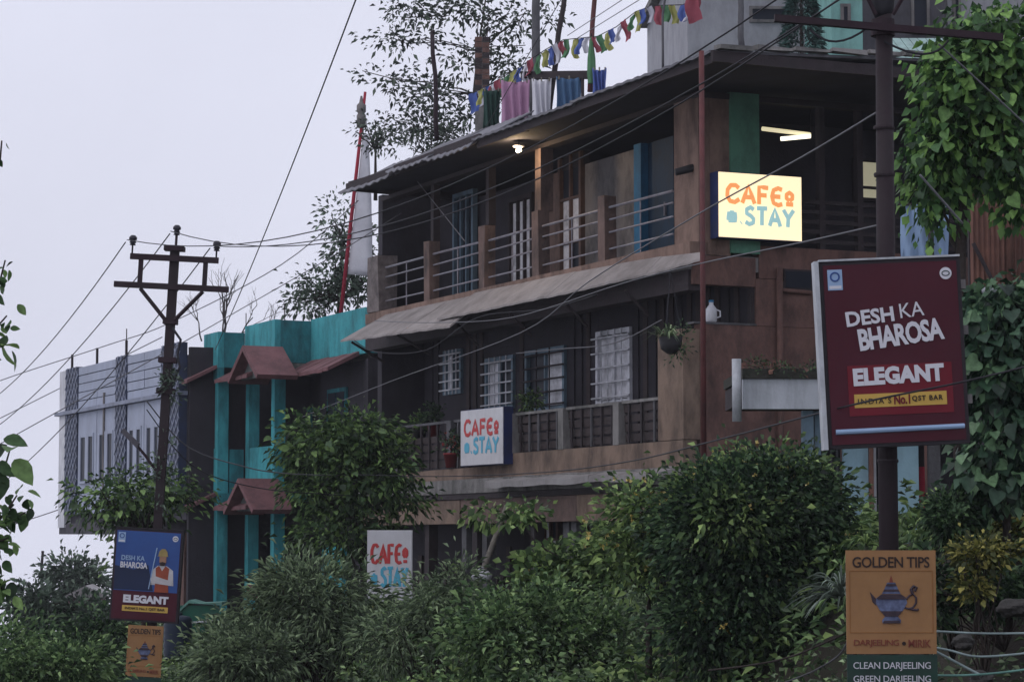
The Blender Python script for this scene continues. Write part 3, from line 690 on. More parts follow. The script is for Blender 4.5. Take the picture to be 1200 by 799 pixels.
    sw = box('side_window', M['darkwood'], c, -0.025, -0.012, -s1, -s0, za, zb)
    box('pane', M['glass'], sw, -0.035, -0.028, -s1 + .03, -s0 - .03, za + .03, zb - .03)
    s = sp_(911, 0)
    MB().tube([(-0.07, -s, 0.8), (-0.07, -s, ZF - 0.15)], 0.045, 8).build('drain_pipe', M['redbrown'], c, smooth=True)
    MB().tube([(-0.05, -s, zs(911, 340, 0)), (-0.05, -s - 0.5, zs(911, 340, 0) - .02)], 0.03, 8).build('drain_branch', M['redbrown'], c, smooth=True)
    # lower balcony posts and boards
    pl = [tp(x, .25) for x in (722.5, 658, 599, 527, 466)]
    for i, t in enumerate(pl):
        box('balcony_post', M['concrete'] if i < 3 else M['greywood'], c, t - 0.09, t + 0.09, 0.12, 0.27, ZG + 0.331 if i < 3 else ZG + 0.165, ZG + 0.93)
    ed = [0.72] + pl
    for i in range(len(ed) - 1):
        a = ed[i] + (0.09 if i else 0); b = ed[i + 1] - 0.09; zb = ZG + (0.34 if i < 3 else 0.17)
        box('handrail', M['concrete'] if i < 3 else M['greywood'], c, a, b, 0.15, 0.22, ZG + 0.90, ZG + 0.94)
        for k in range(4):
            z0 = zb + 0.03 + k * 0.135
            if z0 + 0.1 > ZG + 0.9: break
            box('balcony_board', M['slat'], c, a, b, 0.13 + 0.01 * k, 0.155 + 0.01 * k, z0, z0 + 0.105, 0.006)
        nb = int((b - a) / 0.3)
        for k in range(nb):
            tt = a + (k + 0.5) * (b - a) / nb
            box('balcony_stave', M['darkwood'] if rnd.random() < .7 else M['greywood'], c, tt - 0.02, tt + 0.02, 0.19, 0.215, zb, ZG + 0.9)
    # eave strip under the lower parapet
    tt = [0.0, 2.1, 4.3, tp(597, .25) + 0.1]
    for i in range(3):
        sheet('ledge_sheet', tt[i] + 0.005, tt[i + 1] - 0.005, 0.27, ZG - 0.02, 0.62, ZG - 0.10, M['tin'], 0.09, 0, 0.01)
    box('ledge_beam', M['darkwood'], c, 0.05, TE, 0.2, 0.38, ZG - 0.34, ZG - 0.255)
    for t0, t1, m in ((0.3, 3.0, M['tan']), (3.01, 7.2, M['postpeach']), (7.21, TE, M['tan'])):
        box('fascia_board', m, c, t0, t1, 0.28, 0.36, ZG - 0.72, ZG - 0.345, 0.008)
    # --- ground storey
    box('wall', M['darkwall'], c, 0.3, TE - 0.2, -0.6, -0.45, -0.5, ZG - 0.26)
    for px, m in ((742, 'concrete'), (676, 'greywood'), (667, 'greywood'), (628, 'darkwood'), (572, 'greywood'), (560, 'darkwood'), (548, 'greywood'), (505, 'darkwood'), (470, 'darkwood')):
        t = tp(px, 0.2); box('ground_post', M[m], c, t - 0.09, t + 0.09, 0.1, 0.26, -0.4, ZG - 0.35, 0.01)
    for px, wpx in ((690, 24), (648, 20)):
        t0, t1 = tp(px + wpx / 2, -0.44), tp(px - wpx / 2, -0.44)
        window(t0, t1, 1.2, 2.2, -0.42, 2, 2, M['redbrown'], {(0, 0), (1, 1)}, 'window')
    t = 0.5
    while t < TE - 0.5:
        box('wall_board', M['slat'] if rnd.random() < .7 else M['greywood'], c, t, t + 0.16, -0.45, -0.425 + rnd.uniform(0, .015), -0.4, 1.1 + rnd.uniform(-.1, .5))
        t += 0.26
    # --- roof
    zr = 7.66
    TL = tp(404, .75)
    def npl(t): return 1.0 - 0.25 * max(0, t) / TL
    tt = [-2.2, -.2, 1.8, 3.6, 5.4, 7.2, 9.0, TL]
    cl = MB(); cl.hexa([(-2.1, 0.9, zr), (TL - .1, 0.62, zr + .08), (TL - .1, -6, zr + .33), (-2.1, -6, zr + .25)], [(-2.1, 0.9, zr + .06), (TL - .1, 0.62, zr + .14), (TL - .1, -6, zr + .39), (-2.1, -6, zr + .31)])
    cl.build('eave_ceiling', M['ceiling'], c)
    box('roof_beam', M['darkwood'], c, 0.02, TE - 0.3, -0.18, -0.02, 7.62, zr + 0.03)
    MB().box(-0.02, 0.14, -6, 0.02, 7.6, zr + 0.02).build('roof_beam', M['darkwood'], c)
    for i in range(len(tt) - 1):
        a, b = tt[i], tt[i + 1]
        na = npl((a + b) / 2)
        if i < 4:
            o = sheet('roof_sheet', a + 0.0, b + 0.05, -6.1, zr + 0.42 + .01 * (i % 2), na + 0.04, zr + 0.10 + .008 * (i % 2), M['tindark'], 0.035, 7, 0, c, .008)
        else:
            o = sheet('roof_sheet', a, b + 0.05, -6.1, zr + 0.85 + .01 * (i % 2), na - 0.85, zr + 0.50 + .01 * (i % 2), M['tindark'], 0.03, 7, 0)
            sheet('eave_sheet', a, b + 0.04, na - 0.95, zr + 0.60 + .02 * (i % 2), na + 0.10, zr + 0.06 + rnd.uniform(-.04, .03), M['tin2'], 0.02, 7, 0.03, c, .016)
        box('fascia_board', M['darkwood'], c, a + 0.02, b, na - 0.08, na - 0.03, zr - 0.04 + (.07 if i > 3 else 0), zr + 0.09 + (.1 if i > 3 else 0))
    MB().box(-2.24, -2.19, -6.1, 1.02, zr - 0.04, zr + 0.10).build('verge_board', M['darkwood'], c)
    for k in range(12):                                       # sheet ends along the side verge
        n0 = 0.95 - k * 0.55
        MB().box(-2.30, -2.16, n0 - 0.5, n0, zr + 0.13 + 0.027 * k, zr + 0.18 + 0.027 * k, 0.012).build('verge_cap', M['concrete'], c)
    MB().add([(TL - .09, -6.1, 7.5), (TL - .09, .7, 7.72), (TL - .09, .72, zr + .22), (TL - .09, -.2, zr + .52), (TL - .09, -6.1, zr + .85), (TL - .05, -6.1, 7.5), (TL - .05, .7, 7.72), (TL - .05, .72, zr + .22), (TL - .05, -.2, zr + .52), (TL - .05, -6.1, zr + .85)], [(0, 1, 2, 3, 4), (9, 8, 7, 6, 5), (0, 5, 6, 1), (1, 6, 7, 2), (2, 7, 8, 3), (3, 8, 9, 4), (4, 9, 5, 0)]).build('gable_board', M['darkwood'], c)
    # pipe standing at the corner in front of the house
    p = at(822, 60, 31.4); q = at(820, 560, 31.6)
    mi = c.matrix_basis.inverted() if False else None
    ce = MB().tube([(0, 0, q.z), (0, 0, p.z)], 0.035, 8)
    tq, nq = tn(p.x, p.y)
    ce.v = [(tq + a, nq + b, z) for a, b, z in ce.v]
    ce.build('standing_pipe', M['pipe'], c, smooth=True)
    return c
cafe = make_cafe()

# ceiling bulb, tube lamp
def lamps():
    nb = min((i * .02 for i in range(-40, 60)), key=lambda q: abs(zp(608, 178, q) - 7.54)); t = tp(608, nb); z = zp(608, 178, nb); p = W(t, nb, z)
    o = empty('ceiling_bulb', p, 0, 'glowing warm bulb under the eave above the upper balcony', 'lamp')
    MB().lathe([(0.012, -0.02), (0.035, -0.012), (0.045, 0.01), (0.04, 0.035), (0.03, 0.05)], 14).build('bulb', M['bulb'], o, smooth=True)
    MB().lathe([(0.03, 0.05), (0.05, 0.06), (0.09, 0.075), (0.09, 0.10)], 14).build('lamp_holder', M['white'], o, smooth=True)
    MB().tube([(0, 0, 0.12), (0, 0, .15)], 0.008, 5).build('flex', M['cable'], o)
    l = bpy.data.lights.new('bulb_light', 'POINT'); l.energy = 24; l.color = (1, 0.72, 0.42); l.shadow_soft_size = 0.06
    lo = bpy.data.objects.new('bulb_light', l); COL.objects.link(lo); lo.parent = o; lo.location = (-0.06, -0.08, -0.03)
    # tube
    Y = 35.6; a = at(893, 151, Y); b = at(950, 158, Y - 0.3); a2 = at(915, 163, Y - 0.4)
    o = empty('tube_lamp', a, 0, 'lit white tube lamp under the roof beside the green column', 'lamp')
    MB().tube([Vector((0, 0, 0)), b - a], 0.03, 8).build('tube', M['tubedim'], o, smooth=True)
    MB().tube([a2 - a, b - a + Vector((-0.01, -0.06, -0.03))], 0.03, 8).build('tube', M['tube'], o, smooth=True)
    MB().tube([b - a + Vector((0, 0, 0)), b - a + Vector((0, 0, 0.4))], 0.008, 5).build('flex', M['cable'], o)
lamps()

# ------------------------------------------------------------------ cafe signs
def cafe_sign(name, label, w_, h_, d_, loc, rz, face, red, blue, side, th, stand=False, roll=0.0):
    o = empty(name, loc, rz, label, 'sign'); o.rotation_euler = (0, roll, rz)
    box('case', side, o, -w_ / 2, w_ / 2, 0.0, d_, 0, h_)
    box('face', face, o, -w_ / 2 + 0.01, w_ / 2 - 0.01, -0.012, -0.002, 0.01, h_ - 0.01)
    stroke_word('CAFEo', w_ * 0.80, h_ * 0.27, red, o, 0.0, -0.016, h_ * 0.67, th, 0.01)
    stroke_word('b.STAY', w_ * 0.80, h_ * 0.27, blue, o, 0.0, -0.016, h_ * 0.35, th, 0.01)
    return o
# lit box on the side wall (faces the camera): local x runs right
s0 = sp_(842, 0); s1 = sp_(940, 0)
a = W(-0.26, -s0); b = W(-0.26, -s1)
rz = math.atan2(b.y - a.y, b.x - a.x)
Ym = (a.y + b.y) / 2
mid = (at(842, 281, a.y) + at(940, 281, b.y)) / 2
hh = zat(204, Ym) - zat(281, Ym)
bx = at(891, 281, Ym)
lb = cafe_sign('cafe_sign', 'glowing cream lightbox sign reading CAFE STAY on the upper side wall', (b - a).length, hh, 0.25, (bx.x, bx.y, bx.z), rz, M['lightbox'], M['glowred'], M['glowblue'], M['signnavy'], 0.062)
# unlit box on the lower balcony rail, parallel to the front
t1, t0 = tp(543, 0.45), tp(588, 0.45)
tm = (t0 + t1) / 2; p = W(tm, 0.45); hz = zat(545, p.y); hh = zat(478.5, p.y) - hz
cafe_sign('cafe_sign', 'unlit white CAFE STAY box with navy side on the lower balcony rail', t1 - t0, hh, 0.16, (p.x, p.y, hz), ROT + math.pi + 0.05, M['signwhite'], M['lredw'], M['lbluew'], M['signnavy'], 0.06)
# board standing in the bushes
Yb = 36.5
p = at(456.5, 705, Yb); wd = 53 / F * Yb
cafe_sign('cafe_sign', 'white upright CAFE board standing in the bushes below the balcony', wd, zat(621, Yb) - p.z, 0.05, p, -0.06, M['signwhite'], M['lredw'], M['lbluew'], M['signwhite'], 0.045)

# ------------------------------------------------------------------ things on / at the cafe house
def hanging_pot():
    p = at(786, 395, 33.6)
    o = empty('hanging_pot', p, 0, 'dark hanging pot with spiky spider plant by the corner pillar', 'plant')
    MB().lathe([(0.05, -0.22), (0.13, -0.16), (0.16, 0.0), (0.14, 0.0), (0.10, -0.1)], 14).build('pot', M['pot_dark'], o, smooth=True)
    top = Vector((0.0, 0, 0.9))
    for k in range(3):
        an = k * 2.1; MB().tube([(0.14 * math.cos(an), 0.14 * math.sin(an), 0), top], 0.005, 4).build('hanger', M['cable'], o)
    P = []; D = []
    for k in range(60):
        an = rnd.uniform(0, 6.28); e = rnd.uniform(0.1, 1.2)
        P.append((0.05 * math.cos(an) - .05, 0.05 * math.sin(an), 0.0)); D.append((math.cos(an) * math.cos(e) - .25, math.sin(an) * math.cos(e), math.sin(e)))
    mb = MB()
    for q, dd in zip(P, D):
        q = Vector(q); dd = Vector(dd); ln = rnd.uniform(.2, .42); s = dd.cross(Vector((0, 0, 1))).normalized() * 0.010
        a1 = q + dd * ln * .5; a2 = q + dd * ln - Vector((0, 0, ln * .45))
        mb.add([q - s, q + s, a1 + s, a1 - s, a2], [(0, 1, 2, 3), (3, 2, 4)])
    mm = mb.mesh('leaves'); f = link('leaves', mm, M['lf_pale'], o); f['kind'] = 'stuff'
    P, D, _ = clump_points([(0.1, 0, -0.12, .12, .1, .3, 1)], 16, 14, .05)
    V, T = leaf_arrays(P, D, np.full(len(P), .06)); f = link('trailing_leaves', tri_mesh('trailing_leaves', V, T), M['lf_dark'], o); f['kind'] = 'stuff'
hanging_pot()
def flower_pot(px, py, Y, label, potm, lm, fl=None):
    p = at(px, py, Y); o = empty('potted_plant', p, 0, label, 'plant')
    MB().lathe([(0.07, 0), (0.11, 0.2), (0.12, 0.2), (0.12, 0.23), (0.09, 0.23)], 14).build('pot', potm, o, smooth=True)
    P, D, _ = clump_points([(0, 0, .38, .14, .14, .16, 1)], 22, 12, .05)
    V, T = leaf_arrays(P, D, np.full(len(P), .07)); f = link('leaves', tri_mesh('leaves', V, T), lm, o); f['kind'] = 'stuff'
    if fl:
        V, T = leaf_arrays(P[::9], D[::9], np.full(len(P[::9]), .06), .9); f = link('blossoms', tri_mesh('blossoms', V, T), fl, o); f['kind'] = 'stuff'
flower_pot(528, 548, W(tp(528, .55), .55).y, 'red pot with small plant left of the white balcony sign', M['pot_red'], M['lf_dark'], M['flowerred'])
flower_pot(470, 545, W(tp(470, .5), .5).y, 'dark pot with leafy plant at the far end of the lower balcony', M['pot_dark'], M['lf_mid'])
for px, py, nn, lab, pm_, lm in ((492, 520, .0, 'bushy dark potted plant behind the left lower balcony rail', 'pot_dark', 'lf_bush'), (508, 512, -.1, 'second leafy potted plant on the left lower balcony', 'pot_red', 'lf_dark'), (622, 500, -.2, 'small potted plant behind the middle lower balcony boards', 'pot_dark', 'lf_bush')):
    flower_pot(px, py, W(tp(px, nn), nn).y, lab, M[pm_], M[lm])
def camera_box():
    p = at(806, 199, W(tp(806, .05), .05).y)
    o = empty('security_camera', p, 0, 'small dark camera fixed on the corner wall beside the blue door', 'camera')
    MB().tube([(.16, .0, .05), (0, -.05, .0), (-.17, -.10, -.05)], [.05, .055, .05], 10).build('camera_body', M['pot_dark'], o, smooth=True)
    MB().tube([(.05, .02, .02), (.08, .12, .08)], .018, 6).build('bracket', M['pot_dark'], o)
    MB().tube([(.15, .03, .06), (.12, .05, .3), (.10, .05, .7)], .006, 5).build('lead', M['cable'], o)
camera_box()
def side_jug():
    s = sp_(838, 0); zo = zs(858, 381, 0); p = W(0.1, -s, zo + 0.035)
    o = empty('water_jug', p, 0, 'white plastic jug on the sill of the dark side opening', 'jug')
    MB().lathe([(0.06, 0), (0.075, 0.02), (0.075, 0.18), (0.03, 0.24), (0.03, 0.27)], 14).build('jug_body', M['white'], o, smooth=True)
    MB().tube([(0.07, 0, 0.17), (0.12, 0, 0.15), (0.12, 0, 0.08), (0.07, 0, 0.06)], 0.012, 6).build('handle', M['white'], o)
    MB().lathe([(0.035, 0.27), (0.035, 0.30)], 12).build('cap', M['bluepaint'], o)
side_jug()
def bamboo():
    a = at(594, 592, 38.2); b = at(561, 682, 37.8)
    o = empty('bamboo_pole', b, 0, 'pale bamboo pole leaning against the ground floor above the bushes', 'pole')
    d = a - b; MB().tube([d * (i / 8) for i in range(9)], [0.045, .043, .042, .041, .04, .038, .037, .036, .035], 8).build('cane', M['bamboo'], o, smooth=True)
    for i in range(1, 8): MB().tube([d * (i / 8 - .004), d * (i / 8 + .004)], 0.049, 8).build('node_ring', M['bamboo'], o)
    p = at(564, 674, 37.6)
    o = empty('white_bag', p, 0, 'white plastic bag at the foot of the leaning bamboo pole', 'bag')
    MB().lathe([(0.03, -.10), (.14, -.06), (.16, .0), (.10, .07), (.03, .10), (.05, .13)], 9).build('sack', M['cloth_w'], o, smooth=True)
    MB().lathe([(.035, .095), (.035, .115)], 8).build('tie', M['cable'], o)
bamboo()

# =================================================================== TEAL HOUSE
def make_teal():
    t0 = tp(322, 0); o0 = W(t0, 0, 0)
    c = empty('teal_house', o0, ROT, 'teal house with red tiled gable canopies and stepped parapet', 'house')
    def X(t): return t - t0
    A0, A1 = 0.0, X(tp(287, 0)); B1 = X(tp(239, .56)); C0 = X(tp(428, -.75))
    zt = zp(310, 377, 0); zk = zp(303, 428, 0); zf = zp(300, 577, 0); zw = zp(300, 524, 0)
    bl, cn = 0.56, -0.75
    # parapets: fronts in the lit teal, sides in the shaded copy
    box('parapet', M['teal_lit'], c, A0, A1 - .001, -0.12, 0.0, zk, zt)
    box('parapet', M['teal'], c, A0 - .002, A0 + 0.12, cn - 0.1, -0.121, zk, zt - .01)
    box('parapet', M['teal_lit'], c, A1, B1, bl - 0.12, bl, zk, zt - .12)
    box('parapet', M['teal'], c, A1, A1 + 0.12, 0.001, bl - .121, zk, zt - 0.13)
    box('parapet', M['teal_lit'], c, C0, A0 - .003, cn - 0.12, cn, zk, zt + .02)
    box('parapet', M['teal'], c, C0 - .12, C0 - .001, -5, cn, zk, zt)
    box('roof_slab', M['concrete'], c, C0, B1, -5, cn - .13, zk - .1, zk + .1)
    # slabs
    box('floor_slab', M['teal'], c, A0, A1, -5, -.02, zf - .15, zf); box('floor_slab', M['teal'], c, A1 + .002, B1, -5, bl - .02, zf - .15, zf); box('floor_slab', M['darkwall'], c, C0, A0 - .002, -5, cn, zf - .15, zf)
    box('roof_beam', M['teal'], c, A0, A1, -0.13, -.005, zk - .25, zk - .002); box('roof_beam', M['teal'], c, A1, B1, bl - .13, bl - .005, zk - .25, zk - .002)
    # recessed walls
    box('wall', M['darkwall'], c, C0, B1, -1.7, -1.5, -1, zk)
    box('end_wall', M['darkwall'], c, C0 - .1, C0, -5, cn - .02, -1, zk - .1)
    box('back_wall', M['teal'], c, C0, B1, -5.2, -5.0, -1, zk)
    box('far_wall', M['darkwall'], c, B1 - .12, B1 - .002, -5, bl - .3, -1, zk - .26)
    box('wall', M['darkwall'], c, C0, A0 - .2, cn - .25, cn - .13, -1, zk - .01)
    # windows in the recessed wall
    for a, z0 in ((A0 + .4, 3.0), (A1 + .1, 3.0), (C0 + 1.2, 3.2), (A0 + .4, 0.6)):
        n = -1.49 if a > A0 else cn - .12
        w_ = box('window', M['teal'], c, a, a + 1.0, n, n + .05, z0, z0 + 1.4)
        for k in range(2): box('pane', M['glass'], w_, a + .06 + k * .46, a + .48 + k * .46, n + .05, n + .06, z0 + .08, z0 + 1.32)
    # columns
    for t, n in ((A0 + .13, -.14), (A1 - .13, -.14), (B1 - .13, bl - .14), (A1 + .13, bl - .14)):
        box('column', M['teal_lit'], c, t - .10, t + .10, n - .10, n + .12, zf, zk - .252)
        box('column', M['teal_lit'], c, t - .10, t + .10, n - .10, n + .12, -1, zf - .152)
    # balcony parapets (upper) and lower wall
    box('balcony_wall', M['teal_lit'], c, A0 + .26, A1 - .26, -.13, -.03, zf + .002, zw)
    box('balcony_wall', M['teal_lit'], c, A1 + .26, B1 - .26, bl - .13, bl - .03, zf + .002, zw)
    box('balcony_wall', M['teal'], c, A1 + .02, A1 + .1, 0.0, bl - .27, zf + .002, zw - .02)
    box('low_wall', M['teal_lit'], c, A0 + .26, A1 - .26, -.13, -.03, -1, .55)
    box('low_wall_cap', M['redtile'], c, A0 + .26, A1 - .26, -.16, .0, .551, .85)
    box('low_wall', M['teal_lit'], c, C0 + .9, C0 + 2.0, cn + .0, cn + .1, -1, 1.6)
    # canopies
    def canopy(z, out, drop, gpx):
        for a, b, n in ((C0 + .3, A0 - .05, cn), (A0 - .15, A1 + .05, 0), (A1 + .06, B1 + .25, bl)):
            k = max(2, int((b - a) / .32))
            if n == cn and z < 4: continue
            for i in range(k):
                x0 = a + (b - a) * i / k; x1 = a + (b - a) * (i + 1) / k - .008
                j = rnd.uniform(-.008, .008)
                MB().hexa([(x0, n - .02, z - .07), (x1, n - .02, z - .07), (x1, n + out, z - drop - .07 + j), (x0, n + out, z - drop - .07 + j)],
                          [(x0, n - .02, z + j), (x1, n - .02, z + j), (x1, n + out, z - drop + j), (x0, n + out, z - drop + j)]).build('canopy_slab', M['redtile'], c)
        # gable over the opening of block A
        n1 = out + .10; gx = X(tp(gpx, n1)); hw = .85
        for sgn in (-1, 1):
            x0, x1 = gx, gx + sgn * hw
            MB().hexa([(x0, -.1, z + .12), (x1, -.1, z - .46), (x1, n1, z - .46), (x0, n1, z + .12)],
                      [(x0, -.1, z + .23), (x1 + sgn * .06, -.1, z - .38), (x1 + sgn * .06, n1, z - .38), (x0, n1, z + .23)]).build('gable_slab', M['redtile'], c)
        MB().prism([(gx - hw * .85, z - .40), (gx + hw * .85, z - .40), (gx, z + .11)], n1 - .28, n1 - .22).build('gable_infill', M['concrete2'], c)
    canopy(zk + .06, .62, .32, 284); canopy(zf + .02, .62, .30, 280)
    # roof stub rods and drain pipe
    for t in (B1 - .1, A0 + .3): MB().tube([(t, -.3, zt - .1), (t, -.3, zt + .35)], .01, 5).build('rebar', M['pole'], c)
    MB().tube([(B1 + .3, bl + .1, zk + .05), (B1 + .9, bl + .05, zk + .02), (B1 + .9, bl + .05, zk - 1.2)], .03, 6).build('drain_pipe', M['pipew'], c, smooth=True)
    return c
make_teal()

# =================================================================== WHITE / BLUE HOUSE
def make_white():
    n0 = 1.2; tA = tp(212, n0); o0 = W(tA, n0, 0); tB = tp(72, 1.2)
    c = empty('panelled_house', o0, ROT, 'pale blue-white panelled house with navy lattice strips on the far left', 'house')
    def X(px): return tp(px, n0) - tA
    Le = tB - tA; zt, zl, zb = zp(145, 417, n0), zp(145, 472, n0), zp(75, 613, n0)
    box('shell', M['fardark'], c, 0, Le, -5, -.15, zb, zt - .25)
    box('side_wall', M['darkwall'], c, -.12, -.003, -5, -.16, -1, zt - .1)
    box('ledge', M['lattice'], c, -.05, Le + .1, -.14, .12, zl - .05, zl + .03)
    box('base_slab', M['fardark'], c, 1.2, Le + .05, -4.8, -.02, zb - .25, zb - .005)
    box('underfloor_wall', M['darkwall'], c, 0, Le - 5, -5, -.6, -1.5, zb - .26)
    for t in (0.6, 3, 5.2): box('underfloor_pier', M['redbrown'], c, t, t + .3, -.58, -.3, -1.5, zb - .26)
    strips = [(X(212), X(191)), (X(150), X(137.5)), (X(93), X(79))]
    def lattice(x0, x1, z0, z1):
        s = box('lattice_strip', M['navy'], c, x0, x1, -.14, .03, z0, z1)
        mb = MB(); wv = x1 - x0; st = .26
        # diagonal bars clipped to the strip
        for sg in (1, -1):
            k = -int(wv / st) - 2
            while True:
                zz = z0 + k * st
                if zz > z1 + wv: break
                pts = []
                a0, a1 = 0.0, wv
                za, zb_ = zz, zz + sg * wv * 1.0
                def clip(u): return za + sg * u
                u0, u1 = 0.0, wv
                if sg > 0:
                    u0 = max(u0, z0 - za); u1 = min(u1, z1 - za)
                else:
                    u0 = max(u0, za - z1); u1 = min(u1, za - z0)
                if u1 - u0 > .05:
                    off = .034 if sg > 0 else .045
                    p0, p1 = (x0 + u0, clip(u0)), (x0 + u1, clip(u1))
                    d = Vector((p1[0] - p0[0], 0, p1[1] - p0[1])).normalized(); q = Vector((-d.z, 0, d.x)) * .016
                    vs = []
                    for pp in (p0, p1):
                        for s2 in (-1, 1): vs.append((pp[0] + q.x * s2, off, pp[1] + q.z * s2))
                    vs += [(a_, off - .02, c_) for a_, _, c_ in vs]
                    mb.add(vs, [(0, 1, 3, 2), (4, 6, 7, 5), (0, 2, 6, 4), (1, 5, 7, 3), (0, 4, 5, 1), (2, 3, 7, 6)])
                k += 1
        l = mb.build('lattice_bars', M['lattice'], s); l['kind'] = 'stuff'
    for x0, x1 in strips:
        lattice(x0, x1, zl + .03, zt); lattice(x0, x1, zb + .2, zl - .051)
    bays = [(strips[0][1], strips[1][0]), (strips[1][1], strips[2][0])]
    for x0, x1 in bays:
        # upper parapet: rows of panels
        rows = 5; cols = 2; rh = (zt - zl - .05) / rows; cw = (x1 - x0) / cols
        for r in range(rows):
            for k in range(cols):
                box('panel', M['panel'], c, x0 + k * cw + .012, x0 + (k + 1) * cw - .012, -.14, 0.0 + rnd.uniform(0, .012), zl + .04 + r * rh, zl + .04 + (r + 1) * rh - .02)
        # lower part
        zw0, zw1 = zp(145, 563, n0), zp(145, 502, n0)
        k = 2
        cw = (x1 - x0) / k
        for i in range(k):
            a, b = x0 + i * cw, x0 + (i + 1) * cw; m = (a + b) / 2; hw = cw * .36
            box('panel', M['panel'], c, a + .02, b - .02, -.14, 0, zw1 + .002, zl - .06)
            box('panel', M['panel'], c, a + .02, b - .02, -.14, 0.005, zb + .2, zw0 - .002)
            box('panel', M['panel'], c, a + .02, m - hw - .002, -.14, 0.002, zw0, zw1)
            box('panel', M['panel'], c, m + hw + .002, b - .02, -.14, 0.002, zw0, zw1)
            w_ = MB().box(m - hw, m - hw + .06, -.12, .02, zw0, zw1).box(m + hw - .06, m + hw, -.12, .02, zw0, zw1).box(m - .13, m + .13, -.12, .018, zw0 + .0, zw1).box(m - hw + .06, m + hw - .06, -.12, .016, zw1 - .07, zw1).box(m - hw + .06, m + hw - .06, -.12, .04, zw0, zw0 + .06).build('window', M['panel'], c)
            box('pane', M['glass'], w_, m - hw + .06, m - .13, -.03, -.004, zw0 + .06, zw1 - .07)
            box('pane', M['glass'], w_, m + .13, m + hw - .06, -.03, -.004, zw0 + .06, zw1 - .07)
    box('end_pier', M['white'], c, strips[2][1], Le + .02, -.14, .02, zb - .1, zt - .02)
    for px in (80, 109, 143): MB().tube([(X(px), -.1, zt - .1), (X(px), -.1, zt + .35)], .03, 6).build('roof_stub', M['pole'], c)
    MB().tube([(X(143), -.1, zt + .05), (X(143), -.1, zt + .6)], .012, 5).build('rebar', M['pole'], c)
    MB().tube([(X(124), .02, zb + .3), (X(124), .02, zl + .3)], .03, 6).build('drain_pipe', M['greywall'], c)
make_white()

# =================================================================== POLES AND ROADSIDE BOARDS
def insulator(parent, x, y, z, s=1.0):
    MB().lathe([(.012 * s, -.12 * s), (.012 * s, 0), (.045 * s, .005 * s), (.03 * s, .03 * s), (.05 * s, .04 * s), (.032 * s, .07 * s), (.055 * s, .08 * s), (.055 * s, .11 * s), (.03 * s, .14 * s)], 10).build('insulator', M['insul'], parent, (x, y, z), smooth=True)
def left_pole():
    Y = 33.0; b = at(172, 830, Y); tp_ = at(205, 294, Y)
    o = empty('utility_pole', b, 0, 'leaning steel utility pole with double crossarm and braces at left', 'utility pole')
    h = tp_.z - b.z; lean = math.atan2(tp_.x - b.x, h); o.rotation_euler = (0, lean, 0)
    MB().box(-.056, .056, -.056, .056, -.6, h, .0).build('pole_shaft', M['pole'], o)
    k = Y / F
    def arm(px0, px1, z, th, n='crossarm'): return MB().box(px0 * k, px1 * k, -.11, -.061, z - th, z + th).build(n, M['crossarm'], o)
    arm(-51, 53, h - .10, .038); arm(-68, 67, h - .47, .038)
    for sx in (-38, 38): MB().box(sx * k - .03, sx * k + .03, -.10, -.065, h - .43, h - .14).build('crossarm_strut', M['crossarm'], o)
    for sx in (-1, 1):
        MB().tube([(sx * 37 * k, -.085, h - .51), (sx * .06, -.085, h - .9)], .026, 4).build('crossarm_brace', M['crossarm'], o)
    MB().box(-.09, .09, -.10, .08, h - .95, h - .88).build('brace_collar', M['crossarm'], o)
    MB().box(-.13, .13, -.13, .05, h + .0, h + .06).build('pole_cap', M['crossarm'], o)
    insulator(o, -49 * k, -.085, h + .04, .95); insulator(o, 50 * k, -.085, h + .02, .95); insulator(o, .02, -.085, h + .2, .95)
    MB().tube([(.02, -.085, h + .05), (.02, -.085, h + .2)], .018, 5).build('insulator_pin', M['crossarm'], o)
    for zz in (h - 1.45, h - 1.85): MB().box(-.12, .11, -.09, .08, zz, zz + .07).build('clamp', M['crossarm'], o)
    # street lamp arm
    zl = b.z * 0 + (zat(560, Y) - b.z)
    MB().tube([(-.02, -.1, zl + .05), (-.20, -.14, zl + .28), (-.33, -.16, zl + .42)], .02, 6).build('lamp_arm', M['crossarm'], o)
    hd = MB().hexa([(-.30, -.23, zl + .36), (-.52, -.23, zl + .56), (-.52, -.10, zl + .56), (-.30, -.10, zl + .36)], [(-.28, -.23, zl + .43), (-.49, -.21, zl + .61), (-.49, -.12, zl + .61), (-.28, -.10, zl + .43)]).build('lamp_head', M['fardark'], o)
    # climbing tuft on the shaft
    P, D, _ = clump_points([(0.06, -.05, h - 1.75, .08, .08, .25, 1), (0.0, -.05, h - 3.0, .1, .1, .9, 1)], 26, 14, .06)
    V, T = leaf_arrays(P, D, np.full(len(P), .07)); f = link('climber', tri_mesh('climber', V, T), M['lf_far'], o); f['kind'] = 'stuff'
    mb = MB(); q = (.1, -.08, h - 1.0)
    mb.tube([(.04, -.08, h - 1.0), (.16, -.1, h - 1.15), (.13, -.1, h - 1.35), (.17, -.1, h - 1.5), (.06, -.08, h - 1.8)], .018, 5); mb.build('cable_loop', M['cable'], o)
left_pole()
